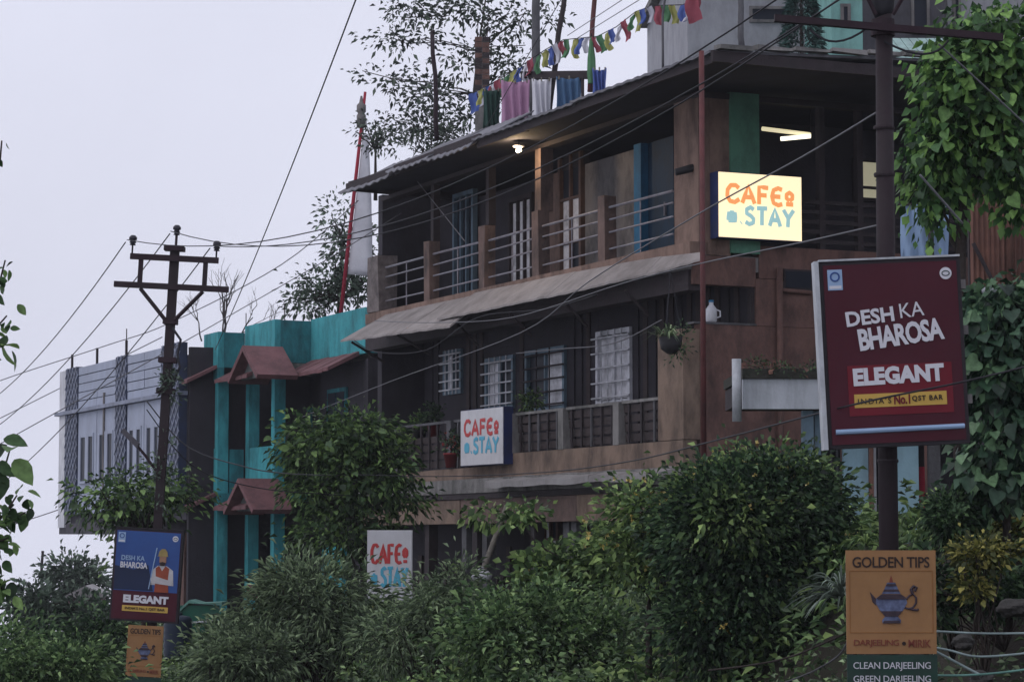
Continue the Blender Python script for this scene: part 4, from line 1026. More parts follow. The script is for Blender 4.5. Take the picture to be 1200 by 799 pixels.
def right_pole():
    Y = 16.9; b = at(1044, 850, Y); tpz = at(1050, -40, Y)
    o = empty('utility_pole', b, 0, 'thick rusty steel utility pole behind the maroon board at right', 'utility pole')
    h = tpz.z - b.z
    MB().tube([(0, 0, -.5), (0, 0, h * .5), (0.01, 0, h)], [.068, .063, .056], 16).build('pole_shaft', M['pole'], o, smooth=True)
    zc = zat(34, Y) - b.z; k = Y / F
    a = Vector((-131 * k, -.12, zc + 8 * k)); e = Vector((140 * k, -.06, zc - 13 * k))
    MB().hexa([a + Vector((0, -.03, -.023)), e + Vector((0, -.03, -.023)), e + Vector((0, .02, -.023)), a + Vector((0, .02, -.023))], [a + Vector((0, -.03, .023)), e + Vector((0, -.03, .023)), e + Vector((0, .02, .023)), a + Vector((0, .02, .023))]).build('crossarm', M['crossarm'], o)
    MB().lathe([(.08, zc - .05), (.082, zc), (.08, zc + .06)], 14).build('clamp_collar', M['crossarm'], o)
    MB().lathe([(.05, zc + .07), (.075, zc + .12), (.085, zc + .2), (.085, zc + .45)], 14).build('cable_bundle', M['cable'], o, smooth=True)
    for sx in (-.18, .2): MB().tube([(sx * .3, -.07, zc + .08), (sx, -.12, zc + .32)], .014, 5).build('stay_bracket', M['crossarm'], o)
    for py in (150, 205, 540): 
        z = zat(py, Y) - b.z; MB().lathe([(.069, z - .012), (.072, z), (.069, z + .012)], 14).build('weld_ring', M['pole'], o)
    for pts in ([(.0, -.07, zc - .1), (.3, -.1, zc - .28), (.42, -.1, zc - .1)], [(-.1, -.08, zc), (-.35, -.1, zc - .2), (-.5, -.1, zc - .02)]):
        a0, a1, a2 = [Vector(p) for p in pts]
        MB().tube([a0 * (1 - f) ** 2 + a1 * 2 * f * (1 - f) + a2 * f * f for f in [i / 8 for i in range(9)]], .008, 5).build('slack_cable', M['cable'], o)
right_pole()

def ad_board(label, center, w_, h_, roll, yaw, worker):
    o = empty('advertising_board', center, 0, label, 'sign'); o.rotation_euler = (0, roll, yaw)
    fr = MB(); f = .025
    box('board_case', M['frame'], o, -w_ / 2 - f, w_ / 2 + f, .0, .11, -h_ / 2 - f, h_ / 2 + f)
    box('trim_strip', M['pipew'] if not worker else M['frame'], o, -w_ / 2 - f, w_ / 2 + f, -.012, .112, h_ / 2 + f + .001, h_ / 2 + f + .014)
    box('printed_face', M['maroon'], o, -w_ / 2, w_ / 2, -.006, -.001, -h_ / 2, h_ / 2)
    if worker:
        box('printed_sky', M['blueprint'], o, -w_ / 2 + .005, w_ / 2 - .005, -.010, -.0065, -h_ * .18, h_ / 2 - .005)
        MB().prism([(-w_ / 2 + .006, -h_ * .17), (w_ * .12, -h_ * .17), (w_ * .02, h_ * .12), (-w_ * .2, h_ * .06), (-w_ / 2 + .006, h_ * .10)], -.013, -.0105).build('printed_skyline', M['navyprint'], o)
    # corner logos
    lg = box('logo_patch', M['paleblueprint'], o, -w_ * .47, -w_ * .36, -.012, -.0105, h_ * .36, h_ * .475)
    MB().lathe([(.0, 0), (.001, 0)], 8)
    ring = MB().tube([(-w_ * .415 + .028 * math.cos(a) , -.013, h_ * .435 + .028 * math.sin(a)) for a in [i * math.pi / 6 for i in range(13)]], .006, 5, False); ring.build('logo_ring', M['blueprint'], lg)
    box('logo_line', M['whiteprint'], lg, -w_ * .46, -w_ * .37, -.0135, -.0125, h_ * .368, h_ * .385)
    mb = MB(); r = w_ * .045
    mb.prism([(w_ * .415 + r * math.cos(i * .3142), h_ * .43 + r * math.sin(i * .3142)) for i in range(20)], -.013, -.0105); sl = mb.build('seal', M['whiteprint'], o)
    MB().tube([(w_ * .415 + r * .62 * math.cos(a), -.0135, h_ * .43 + r * .4 * math.sin(a)) for a in [i * math.pi / 6 for i in range(13)]], .004, 5, False).build('seal_mark', M['greenboard'], sl)
    if not worker:
        text('DESH', w_ * .36, h_ * .085, M['whiteprint'], o, -w_ * .17, -.0125, h_ * .205, -math.radians(5), .03)
        text('KA', w_ * .18, h_ * .08, M['whiteprint'], o, w_ * .145, -.0125, h_ * .235, -math.radians(5), .0)
        text('BHAROSA', w_ * .64, h_ * .125, M['whiteprint'], o, w_ * .055, -.0125, h_ * .10, -math.radians(6), .035, 0, .92)
        box('red_panel', M['redprint'], o, -w_ * .36, w_ * .42, -.0105, -.0065, -h_ * .345, -h_ * .065)
        text('ELEGANT', w_ * .68, h_ * .10, M['whiteprint'], o, w_ * .02, -.0145, -h_ * .125, -math.radians(1.2), .055, 0, 1.03)
        box('yellow_band', M['yellowprint'], o, -w_ * .32, w_ * .37, -.0135, -.011, -h_ * .30, -h_ * .225)
        text("INDIA'S", w_ * .25, h_ * .032, M['blackprint'], o, -w_ * .17, -.0165, -h_ * .265, 0, .01, 0, 1.3)
        text('No.1', w_ * .12, h_ * .055, M['redprint'], o, w_ * .035, -.0165, -h_ * .262, 0, .03)
        text('QST BAR', w_ * .23, h_ * .034, M['blackprint'], o, w_ * .225, -.0165, -h_ * .262, 0, .02, 0, 1.2)
        st = MB().tube([(-w_ * .47, -.010, -h_ * .43), (w_ * .49, -.010, -h_ * .425)], .017, 8); st.build('silver_bar', M['paleblueprint'], o)
        # free-standing grey upright fixed to the left edge
        MB().box(-w_ / 2 - .058, -w_ / 2 - f - .004, -.02, .10, -h_ / 2 - .03, h_ / 2 + .03).build('side_upright', M['pipew'], o)
        for zz in (-.35, .1, .4): MB().box(w_ / 2 + f + .001, w_ / 2 + .06, .02, .08, zz, zz + .06).build('fixing_lug', M['greywall'], o)
    else:
        text('DESH KA', w_ * .36, h_ * .055, M['paleblueprint'], o, -w_ * .22, -.0155, h_ * .19, 0, .02)
        text('BHAROSA', w_ * .42, h_ * .07, M['whiteprint'], o, -w_ * .20, -.0155, h_ * .11, 0, .03)
        text('ELEGANT', w_ * .70, h_ * .09, M['whiteprint'], o, w_ * .02, -.0125, -h_ * .27, 0, .06)
        box('yellow_band', M['yellowprint'], o, -w_ * .34, w_ * .37, -.0105, -.0065, -h_ * .41, -h_ * .345)
        text("INDIA'S No.1 QST BAR", w_ * .62, h_ * .035, M['blackprint'], o, w_ * .015, -.0135, -h_ * .378, 0, .02)
        # printed worker: helmet, face, shirt, crossed arms, vest
        x0 = w_ * .24
        def poly(name, pts, m, y): MB().prism([(x0 + a * w_, b * h_) for a, b in pts], y - .0025, y).build(name, m, o)
        poly('printed_shirt', [(-.17, -.10), (-.16, .06), (-.07, .12), (.07, .12), (.17, .07), (.19, -.10)], M['shirt'], -.0105)
        poly('printed_vest', [(-.10, -.18), (-.09, -.02), (-.10, .09), (-.05, .12), (0, .06), (.05, .12), (.11, .09), (.10, -.02), (.12, -.18)], M['vest'], -.0135)
        poly('printed_face', [(-.05, .16), (-.035, .12), (.035, .12), (.055, .16), (.055, .23), (-.05, .23)], M['skin'], -.0165)
        poly('printed_beard', [(-.047, .155), (-.03, .12), (.03, .12), (.05, .155), (.0, .165)], M['blackprint'], -.0195)
        poly('printed_helmet', [(-.085, .225), (-.07, .235), (-.06, .28), (-.02, .31), (.03, .31), (.065, .28), (.075, .235), (.085, .225)], M['helmet'], -.0195)
        poly('printed_arm', [(-.17, -.03), (-.15, -.08), (.16, -.10), (.18, -.05), (.05, -.03), (-.10, .0)], M['shirt'], -.0165)
        MB().tube([(x0 - .19 * w_, -.012, -.15 * h_), (x0 - .10 * w_, -.012, .32 * h_)], .008, 5).build('printed_rod', M['paleblueprint'], o)
    return o
Y = 16.6
c_ = at(1048, 413, Y)
ad_board('large maroon DESH KA BHAROSA ELEGANT board on the right pole', c_, 158 / F * Y, 211 / F * Y, -.045, .03, False)
Y = 32.8
c_ = at(171.5, 674, Y)
ad_board('blue and maroon ELEGANT board with printed worker on the left pole', c_, 76 / F * Y, 103 / F * Y, .06, -.05, True)

def tips_sign(label, px0, px1, py0, py1, Y, roll, yaw, green):
    k = Y / F; c0 = at((px0 + px1) / 2, (py0 + py1) / 2, Y); w_ = (px1 - px0) * k; h_ = (py1 - py0) * k
    o = empty('tea_sign', c0, 0, label, 'sign'); o.rotation_euler = (0, roll, yaw)
    box('board', M['orange'], o, -w_ / 2, w_ / 2, 0, .02, -h_ / 2, h_ / 2)
    for sx in (-1, 1): MB().tube([(sx * w_ * .4, .05, -h_ / 2 - 1.2), (sx * w_ * .4, .05, h_ / 2 - .05)], .018, 6).build('stake', M['pole'], o)
    text('GOLDEN TIPS', w_ * .86, h_ * .105, M['blackprint'], o, 0, -.003, h_ * .385, 0, .012, 0, .95)
    mb = MB()
    for x0, x1, z0, z1 in ((-.46, .46, .298, .304), (-.46, .46, -.298, -.292), (-.465, -.458, -.3, .3), (.458, .465, -.3, .3)):
        mb.box(x0 * w_, x1 * w_, -.0025, -.0005, z0 * h_, z1 * h_)
    mb.build('printed_border', M['orangeedge'], o)
    text('DARJEELING', w_ * .50, h_ * .075, M['potred'], o, -w_ * .17, -.003, -h_ * .40, 0, .005, 0, .9)
    text('MIRIK', w_ * .25, h_ * .075, M['potred'], o, w_ * .31, -.003, -h_ * .40, 0, .005, 0, .95)
    MB().prism([(w_ * .135 + .013 * math.cos(i * .7854), -h_ * .40 + .013 * math.sin(i * .7854)) for i in range(8)], -.004, -.0005).build('printed_dot', M['blackprint'], o)
    # printed teapot, in flat layers
    s = w_
    tpot = MB().prism([(a * s, b * s) for a, b in [(-.10, -.235), (.10, -.235), (.105, -.20), (.07, -.16), (.13, -.09), (.175, -.01), (.165, .045), (.11, .085), (-.11, .085), (-.165, .045), (-.175, -.01), (-.13, -.09), (-.07, -.16), (-.105, -.20)]], -.004, -.0005).build('printed_teapot', M['potblue'], o)
    def pp(nm, pts, m, y=-.0065): MB().prism([(a * s, b * s) for a, b in pts], y - .002, y).build(nm, m, tpot)
    pp('printed_band', [(-.155, .03), (.155, .03), (.165, .045), (.11, .085), (-.11, .085), (-.165, .045)], M['potdark'])
    pp('printed_band', [(-.12, -.10), (.12, -.10), (.07, -.16), (-.07, -.16)], M['potdark'])
    pp('printed_foot', [(-.10, -.235), (.10, -.235), (.085, -.205), (-.085, -.205)], M['potdark'])
    pp('printed_lid', [(-.105, .09), (.105, .09), (.075, .145), (.045, .215), (-.045, .215), (-.075, .145)], M['potblue'], -.001)
    pp('printed_lid_band', [(-.09, .115), (.09, .115), (.078, .14), (-.078, .14)], M['potdark'], -.0035)
    pp('printed_lid_band', [(-.062, .175), (.062, .175), (.05, .20), (-.05, .20)], M['potdark'], -.0035)
    pp('printed_knob', [(-.022, .216), (.022, .216), (.015, .25), (.0, .295), (-.015, .25)], M['potred'], -.001)
    pp('printed_spout', [(-.172, -.04), (-.165, .03), (-.205, .075), (-.24, .115), (-.225, .06), (-.21, .0)], M['potdark'], -.001)
    def arc(pts, r): MB().tube([(a * s, -.004, b * s) for a, b in pts], r * s, 6).build('printed_handle', M['potdark'], tpot)
    arc([(.165, .03), (.20, .07), (.24, .09), (.275, .05), (.275, -.01), (.24, -.06), (.19, -.075), (.15, -.06)], .012)
    arc([(.235, .09), (.22, .14), (.25, .175), (.28, .16), (.26, .12)], .018)
    arc([(.20, -.075), (.24, -.085), (.285, -.09), (.30, -.075)], .014)
    if green:
        z1 = -h_ / 2 - .006; gh = green * k
        box('green_board', M['greenboard'], o, -w_ / 2 + .002, w_ / 2 + .004, .002, .022, z1 - gh, z1)
        text('CLEAN DARJEELING', w_ * .86, h_ * .085, M['whiteprint'], o, 0, -.001, z1 - 13.5 * k * 1.0, 0, .0, 0, .95)
        text('GREEN DARJEELING', w_ * .86, h_ * .085, M['whiteprint'], o, 0, -.001, z1 - 29 * k * 1.0, 0, .0, 0, .95)
    return o
tips_sign('orange GOLDEN TIPS tea sign with green lower board at bottom right', 992, 1097, 645, 765, 16.3, 0.0, 0.02, 46)
def small_tips():
    o = tips_sign('small orange tea sign below the blue worker board at left', 148.5, 190, 733, 792, 32.7, .05, -.05, 20)
small_tips()

# =================================================================== ROOFTOP: flagpole, poles, washing, flags
def prayer_pole():
    Y = 54.5; b = at(402, 345, Y); t = at(428, 108, Y)
    o = empty('prayer_flagpole', b, 0, 'leaning red flagpole with a tall white banner beside the roof', 'flagpole')
    d = t - b
    MB().tube([Vector((0, 0, 0)) - d * .25, d * .5, d], [.045, .04, .03], 8).build('staff', M['cloth_red'], o, smooth=True)
    f0, f1 = .10, .80
    vs = []; n = 22
    for i in range(n + 1):
        f = f0 + (f1 - f0) * i / n; p = d * f
        w_ = (28 - 22 * ((f - f0) / (f1 - f0)) ** 1.3) / F * Y
        for j in range(4):
            g = j / 3; vs.append((p.x + .05 + w_ * g, p.y + .06 * math.sin(i * .9 + g * 3) * g, p.z - .05 * g))
    fs = [(i * 4 + j, i * 4 + j + 1, i * 4 + j + 5, i * 4 + j + 4) for i in range(n) for j in range(3)]
    ban = MB().add(vs, fs); me = ban.mesh('banner', True); bo = link('banner', me, M['cloth_w'], o)
    m = bo.modifiers.new('thick', 'SOLIDIFY'); m.thickness = .008
    MB().lathe([(.05, 0), (.10, .02), (.10, .28), (.07, .32), (.1, .36), (.1, .5), (.05, .55), (.02, .7)], 10).build('finial', M['greywall'], o, d * .82, smooth=True)
prayer_pole()
def rod(name, label, cat, a, b, r0, r1, mat, part='shaft'):
    o = empty(name, a, 0, label, cat); d = b - a
    MB().tube([d * (i / 5) + Vector((rnd.uniform(-1, 1) * .02, 0, 0)) for i in range(6)], [r0 + (r1 - r0) * i / 5 for i in range(6)], 8).build(part, mat, o, smooth=True)
    MB().lathe([(r1 * 1.1, -.02), (r1 * 1.2, 0), (r1 * .8, .03)], 8).build('pole_cap', mat, o, d)
    return o
ZR = 7.95
def rp(px, Y): return at(px, 300, Y)
for label, pxb, pyb, pxt, pyt, Y, r, m in (
    ('thin dark pole rising from the roof amid the sparse tree', 513, 165, 507, 38, 46.0, .045, 'crossarm'),
    ('thick dark round post on the roof behind the pink cloth', 625, 140, 630, -25, 44.0, .08, 'greywood'),
    ('slanting dark pole on the roof between white and blue cloth', 642, 140, 664, -25, 43.0, .05, 'darkwood'),
    ('red-brown pole on the roof at the right end of the washing', 691, 108, 697, -25, 42.0, .045, 'pipe'),
    ('thin grey pole standing on the roof near its front corner', 776, 80, 779, -25, 40.0, .02, 'greywood'),
    ('grey post on the roof in front of the white upper building', 869, 60, 866, -25, 40.0, .05, 'greywood')):
    rod('roof_pole', label, 'pole', at(pxb, pyb, Y), at(pxt, pyt, Y), r, r * .85, M[m])
def chimney():
    Y = 46.5; a = at(556, 125, Y); b = at(574, 42, Y)
    o = empty('roof_pier', a, 0, 'unfinished dark brick pier on the roof behind the tree', 'pier')
    w_ = b.x - a.x; h = b.z - a.z; k = int(h / .1)
    box('mortar_core', M['concrete'], o, .012, w_ - .012, .012, w_ - .012, -.5, h - .02)
    me = {}
    for i in range(k):
        off = .5 if i % 2 else 0
        for s in range(2):
            x0 = s * w_ / 2; box('brick', M['redbrown'] if rnd.random() < .5 else M['darkwood'], o, x0 + .006, x0 + w_ / 2 - .006, 0, .1 + .02 * off, i * .1 + .005, i * .1 + .093, .004)
    for x in (.05, w_ - .05): MB().tube([(x, .1, h), (x + .02, .1, h + .4)], .008, 5).build('rebar', M['pole'], o)
    for px0, px1, py in ((574, 600, 85),): 
        pass
chimney()
def washing(label, px0, px1, py0, py1, Y, mat):
    a = at(px0, py0, Y); b = at(px1, py1, Y); w_ = b.x - a.x; h = a.z - b.z
    o = empty('hanging_cloth', at((px0 + px1) / 2, py1, Y), 0, label, 'cloth')
    vs = []; nx, nz = 18, 8
    for i in range(nx + 1):
        for k in range(nz + 1):
            f = i / nx; g = k / nz
            vs.append((-w_ / 2 + w_ * f + .03 * math.sin(g * 2 + f * 4) * (1 - g), .055 * math.sin(f * 21 + g * .7 + px0) * (1.15 - g * .6), h * g - .04 * math.sin(math.pi * f) * g))
    fs = [(i * (nz + 1) + k, (i + 1) * (nz + 1) + k, (i + 1) * (nz + 1) + k + 1, i * (nz + 1) + k + 1) for i in range(nx) for k in range(nz)]
    me = MB().add(vs, fs).mesh('sheet', True); s = link('sheet', me, mat, o); md = s.modifiers.new('thick', 'SOLIDIFY'); md.thickness = .006
    for f in (.1, .5, .9): box('clothes_peg', M['bamboo'], o, -w_ / 2 + w_ * f - .012, -w_ / 2 + w_ * f + .012, -.02, .02, h - .05, h + .012)
for a in (('pink sheet hanging to dry on the cafe roof', 587, 621, 94, 150, 43.0, M['cloth_pink']),
          ('white sheet hanging beside the pink sheet on the roof', 623, 646, 92, 140, 42.6, M['cloth_w']),
          ('long blue pleated cloth hanging on the roof', 652, 682, 90, 130, 42.2, M['cloth_blue']),
          ('dark green tarpaulin hanging at the left of the pink sheet', 566, 586, 104, 150, 43.4, M['cloth_dkgreen']),
          ('small bright blue cloth at the right end of the washing', 694, 711, 80, 112, 41.6, M['f_blue'])):
    washing(*a)
def washing_roof():
    a, b = at(610, 84, 43.2), at(690, 83, 42)
    o = empty('shade_board', a, 0, 'dark board fixed above the hanging washing on the roof', 'board')
    d = b - a
    MB().hexa([Vector((0, 0, -.12)), d + Vector((0, 0, -.12)), d + Vector((0, .25, -.1)), Vector((0, .25, -.1))], [Vector((0, 0, 0)), d, d + Vector((0, .25, .03)), Vector((0, .25, .03))]).build('plank', M['darkwood'], o)
    MB().tube([Vector((.1, .1, -1.0)), Vector((.1, .1, -.1))], .03, 6).build('prop', M['darkwood'], o)
    MB().tube([d + Vector((-.1, .1, -.9)), d + Vector((-.1, .1, -.1))], .03, 6).build('prop', M['darkwood'], o)
washing_roof()

def flag_string(label, pts, sizes, start=0, skip=0):
    pts = [at(*p) for p in pts]; o = empty('prayer_flag_string', pts[0], 0, label, 'flags')
    rel = [p - pts[0] for p in pts]
    MB().tube(rel, .008, 5).build('cord', M['cable'], o)
    seg = [(rel[i + 1] - rel[i]).length for i in range(len(rel) - 1)]; tot = sum(seg); s = .05; k = start
    cols = ['f_blue', 'f_white', 'f_red', 'f_green', 'f_yellow']
    while s < tot - sizes:
        def pos(q):
            for i, l in enumerate(seg):
                if q <= l: return rel[i].lerp(rel[i + 1], q / l)
                q -= l
            return rel[-1]
        w_ = sizes * rnd.uniform(.68, .85); h = sizes * rnd.uniform(1.15, 1.65)
        a, b = pos(s), pos(s + w_); sw = rnd.uniform(-.25, .3) * h; sy = rnd.uniform(-.2, .2) * h; cr = rnd.uniform(0, 6)
        vs = []
        for i in range(4):
            for g in range(5):
                f, gg = i / 3, g / 4
                p = a.lerp(b, f) + Vector((sw * gg + .03 * math.sin(cr + 5 * gg), sy * gg + .05 * math.sin(cr + 6 * f + 3 * gg), -h * gg - .005))
                vs.append(p)
        fs = [(i * 5 + g, (i + 1) * 5 + g, (i + 1) * 5 + g + 1, i * 5 + g + 1) for i in range(3) for g in range(4)]
        me = MB().add(vs, fs).mesh('flag', True); link('flag', me, M[cols[k % 5]], o)
        k += 1; s += sizes * rnd.uniform(.78, .9)
flag_string('string of prayer flags rising over the washing to the upper right', [(557, 108, 44), (580, 96, 43.6), (610, 78, 43.2), (640, 58, 42.7), (660, 47, 42.3), (700, 43, 41.6), (722, 32, 41.2), (745, 14, 40.8), (765, 7, 40.4), (800, 6, 40), (830, -6, 39.6)], .20, 4)
flag_string('lower short string of prayer flags beside the sparse tree', [(548, 112, 44.6), (566, 104, 44.4), (590, 92, 44.2), (612, 84, 44)], .23, 0)
flag_string('faded prayer flag string by the white upper building', [(800, 0, 39.5), (836, -14, 39.3)], .30, 2)
# standing folded flags
def furled(label, px, py0, py1, Y, wpx, mat):
    b = at(px, py1, Y); h = zat(py0, Y) - b.z; w_ = wpx / F * Y / 2
    o = empty('furled_umbrella', b, 0, label, 'umbrella')
    MB().lathe([(w_ * .8, .15 * h), (w_, .35 * h), (w_ * .9, .6 * h), (w_ * .5, .85 * h), (w_ * .1, h)], 7).build('canopy', mat, o, smooth=False)
    MB().tube([(0, 0, 0), (0, 0, h * 1.04)], .012, 6).build('shaft', M['pole'], o)
furled('green furled umbrella standing among the prayer flags', 693, 42, 108, 41.7, 11, M['f_green'])

# =================================================================== UPPER-RIGHT BUILDINGS
def far_building(name, label, px0, px1, py0, py1, Y, depth, mat, wins, rz=0.05):
    a = at(px0, py1, Y); b = at(px1, py1, Y); zt = zat(py0, Y); w_ = b.x - a.x
    o = empty(name, a, rz, label, 'house'); h = zt - a.z
    box('wall', mat, o, 0, w_, 0, depth, -10, h)
    box('roof_slab', M['concrete'], o, -.2, w_ + .2, -.2, depth + .2, h + .003, h + .15)
    k = Y / F
    for x0, x1, y0, y1 in wins:
        wx0, wx1 = (x0 - px0) * k, (x1 - px0) * k; z0, z1 = zat(y1, Y) - a.z, zat(y0, Y) - a.z
        w__ = MB().box(wx0, wx1, -.05, -.002, z0, z0 + .06).box(wx0, wx1, -.05, -.002, z1 - .06, z1).box(wx0, wx0 + .06, -.049, -.002, z0 + .06, z1 - .06).box(wx1 - .06, wx1, -.049, -.002, z0 + .06, z1 - .06).build('window', M['greywall'], o)
        box('pane', M['glass'], w__, wx0 + .06, wx1 - .06, -.02, -.004, z0 + .06, z1 - .06)
    return o
far_building('upper_house', 'grey-white building behind the roof at top right', 806, 965, -60, 110, 52, 8, M['farwall'], [(880, 926, 7, 26), (830, 852, -45, -15)])
far_building('upper_house', 'mint green building behind the conifer at top right', 975, 1012, -60, 110, 49, 7, M['fargreen'], [(986, 998, 5, 28)])
far_building('upper_house', 'dark building behind the right utility pole at top', 1012, 1110, -60, 120, 54, 7, M['fardark'], [(1070, 1092, -5, 40)])
far_building('upper_house', 'grey building behind the vine at the top right edge', 1112, 1260, -60, 130, 57, 7, M['farwall'], [(1118, 1128, -30, 45)])
def low_roof():
    a, b = at(1052, 68, 42), at(1135, 70, 42)
    o = empty('lean_to_roof', a, 0, 'pale green sheet roof seen between pole and vine', 'roof')
    w_ = b.x - a.x
    for i in range(8):
        x0, x1 = w_ * i / 8, w_ * (i + 1) / 8 - .012
        MB().hexa([(x0, 0, -.03), (x1, 0, -.03), (x1, 1.6, .62), (x0, 1.6, .62)], [(x0, 0, .0), (x1, 0, .0), (x1, 1.6, .65), (x0, 1.6, .65)]).build('roof_sheet', M['greenroof'], o)
    box('eave_beam', M['darkwood'], o, 0, w_, .05, .15, -.16, -.04)
    for x in (.1, w_ - .1): box('post', M['darkwood'], o, x - .05, x + .05, .05, .15, -4, -.16)
low_roof()

# =================================================================== ENTRANCE SHELTER AND SHED AT RIGHT
def shelter():
    Y = 27.0; k = Y / F; o0 = at(866, 640, Y)
    o = empty('entrance_shelter', o0, 0.02, 'small pale blue entrance hut with white fascia and mossy flat roof', 'hut')
    def x(px): return (px - 866) * k
    def z(py): return zat(py, Y) - o0.z
    box('fascia', M['fascia'], o, x(872), x(1000), 0, .1, z(479), z(444))
    box('roof_slab', M['moss'], o, x(872), x(1000), -.03, 2.0, z(443.5), z(432))
    box('soffit', M['darkwood'], o, x(874), x(1000), .11, 2.0, z(470), z(445))
    MB().tube([(x(864), -.05, z(494)), (x(864), -.05, z(421))], .05, 10).build('rain_pipe', M['pipew'], o, smooth=True)
    box('post', M['bluesteel'], o, x(944), x(957), .15, .28, z(660), z(480))
    box('post', M['bluesteel'], o, x(959), x(966), .2, .3, z(660), z(480))
    zb = z(690)
    for a, b, m, y in ((967, 996, 'darkwall', .6), (996, 1026, 'bluewall', .4), (1026, 1058, 'darkwall', .75), (1058, 1086, 'bluewall', .4), (1086, 1096, 'darkwood', .55), (1096, 1110, 'greywood', .3), (1110, 1150, 'darkwall', .6)):
        box('wall_panel', M[m], o, x(a) + .003, x(b) - .003, y, y + .12, zb, z(505))
    box('door_post', M['rust'], o, x(1026), x(1031), .35, .52, zb, z(520)); box('door_post', M['white'], o, x(1033), x(1036), .45, .55, zb, z(520))
    box('curtain', M['cloth_red'], o, x(1086), x(1094), .45, .5, z(600), z(545))
    box('lintel', M['darkwood'], o, x(966), x(1150), .3, .8, z(504), z(492))
    for pp in (974, 983, 990): box('grille_bar', M['greywood'], o, x(pp), x(pp) + .02, .55, .59, zb, z(520))
    # moss and weeds along the roof edge
    P, D, _ = clump_points([(x(930), .0, z(431), x(930), .25, .05, 1), (x(885), .0, z(426), .12, .1, .08, .4)], 26, 12, .04)
    V, T = leaf_arrays(P, D + np.array([0, 0, .4]), np.full(len(P), .042)); f = link('roof_weeds', tri_mesh('roof_weeds', V, T), M['lf_dark'], o); f['kind'] = 'stuff'
    V, T = leaf_arrays(P[::14], D[::14], np.full(len(P[::14]), .07), .8); f = link('dry_leaves', tri_mesh('dry_leaves', V, T), M['rust'], o); f['kind'] = 'stuff'
shelter()
def shed():
    Y = 25.0; k = Y / F; o0 = at(1136, 345, Y)
    o = empty('tin_shed', o0, 0.03, 'rusty brown corrugated shed wall behind the vine at the right edge', 'shed')
    def x(px): return (px - 1136) * k
    top = zat(150, Y) - o0.z
    for i, (a, b) in enumerate(((1138, 1162), (1162.5, 1187), (1187.5, 1212), (1212.5, 1236), (1236.5, 1260))):
        vs = []; n = 16; x0, x1 = x(a), x(b); yo = .012 * (i % 2)
        for j in range(n + 1):
            f = j / n; yy = yo + .012 * math.cos(j * math.pi / 2)
            vs += [(x0 + (x1 - x0) * f, yy, .06), (x0 + (x1 - x0) * f, yy, top)]
        MB().add(vs, [(2 * j, 2 * j + 2, 2 * j + 3, 2 * j + 1) for j in range(n)]).build('wall_sheet', M['rust'], o)
    box('plinth', M['darkwall'], o, x(1138), x(1260), .03, .2, -2.2, .05); box('back_frame', M['darkwood'], o, x(1138), x(1260), .06, .14, .06, top)
    MB().tube([(x(1150), -.05, 0.03), (x(1184), -.05, .06)], .035, 8).build('gutter_pipe', M['pipew'], o, smooth=True)
    MB().tube([(x(1184), -.04, .06), (x(1186), -.04, top)], .025, 8).build('down_pipe', M['rust'], o, smooth=True)
    MB().tube([(x(1140), -.05, .5), (x(1164), -.05, .1)], .02, 6).build('prop', M['darkwood'], o)
    box('roof_sheet', M['tindark'], o, x(1134), x(1265), -.3, 2.4, top + .003, top + .05)
shed()
def plastic():
    Y = 29; a = at(1056, 306, Y); o = empty('plastic_sheet', a, 0, 'pale blue-white plastic sheet hanging behind the vine above the board', 'sheet')
    w_ = 56 / F * Y; h = zat(240, Y) - a.z; vs = []
    for i in range(15):
        for g in range(5): vs.append((w_ * i / 14, .05 * math.sin(i * 1.5 + g), h * g / 4))
    me = MB().add(vs, [(i * 5 + g, (i + 1) * 5 + g, (i + 1) * 5 + g + 1, i * 5 + g + 1) for i in range(14) for g in range(4)]).mesh('sheet', True)
    link('sheet', me, M['paleblueprint'], o); MB().tube([(-.05, 0, h), (w_ + .05, 0, h)], .015, 6).build('top_batten', M['darkwood'], o)
    MB().tube([(w_ * .62, -.1, -2), (w_ * .6, -.1, h)], .035, 6).build('post', M['darkwood'], o)
plastic()

# =================================================================== SMALL THINGS AT LEFT
def tarp():
    Y = 43; a = at(206, 727, Y); o = empty('tarpaulin_stall', a, 0, 'green tarpaulin over a small stall in front of the teal house', 'stall')
    k = Y / F; w_ = 50 * k; h = 24 * k
    MB().prism([(-.05, h * .25), (w_ * .3, h), (w_ * .55, h * .85), (w_ + .05, h * .9), (w_ + .05, h * .75), (w_ * .3, h * .85), (-.05, h * .15)], 0, .9).build('awning', M['hosegreen'], o)
    box('front_sheet', M['tarp'], o, .05, w_, .05, .12, -.5, h * .74); box('side_post', M['greywood'], o, -.03, .04, .02, .1, -1, h * .2)
    MB().tube([(0, -.02, -.05), (w_, -.02, .0)], .02, 6).build('front_rail', M['pipew'], o)
tarp()
def drum():
    Y = 41; b = at(208, 775, Y); o = empty('water_drum', b, 0, 'dark navy ribbed water drum beside the small orange sign', 'drum')
    r = 17 / F * Y; h = zat(722, Y) - b.z; prof = []
    for i in range(14): prof.append((r * (1.0 if i % 2 else .94), h * i / 14))
    MB().lathe(prof + [(r * .8, h), (r * .3, h * 1.03)], 20).build('barrel', M['drum'], o, smooth=True)
    MB().lathe([(r * .3, h * 1.02), (r * .32, h * 1.08), (r * .1, h * 1.09)], 14).build('lid', M['drum'], o)
drum()
def far_pole():
    Y = 95; rod('far_pole', 'tiny distant pole against the pale sky at lower left', 'pole', at(48, 705, Y), at(50, 646, Y), .06, .05, M['pole'])
far_pole()
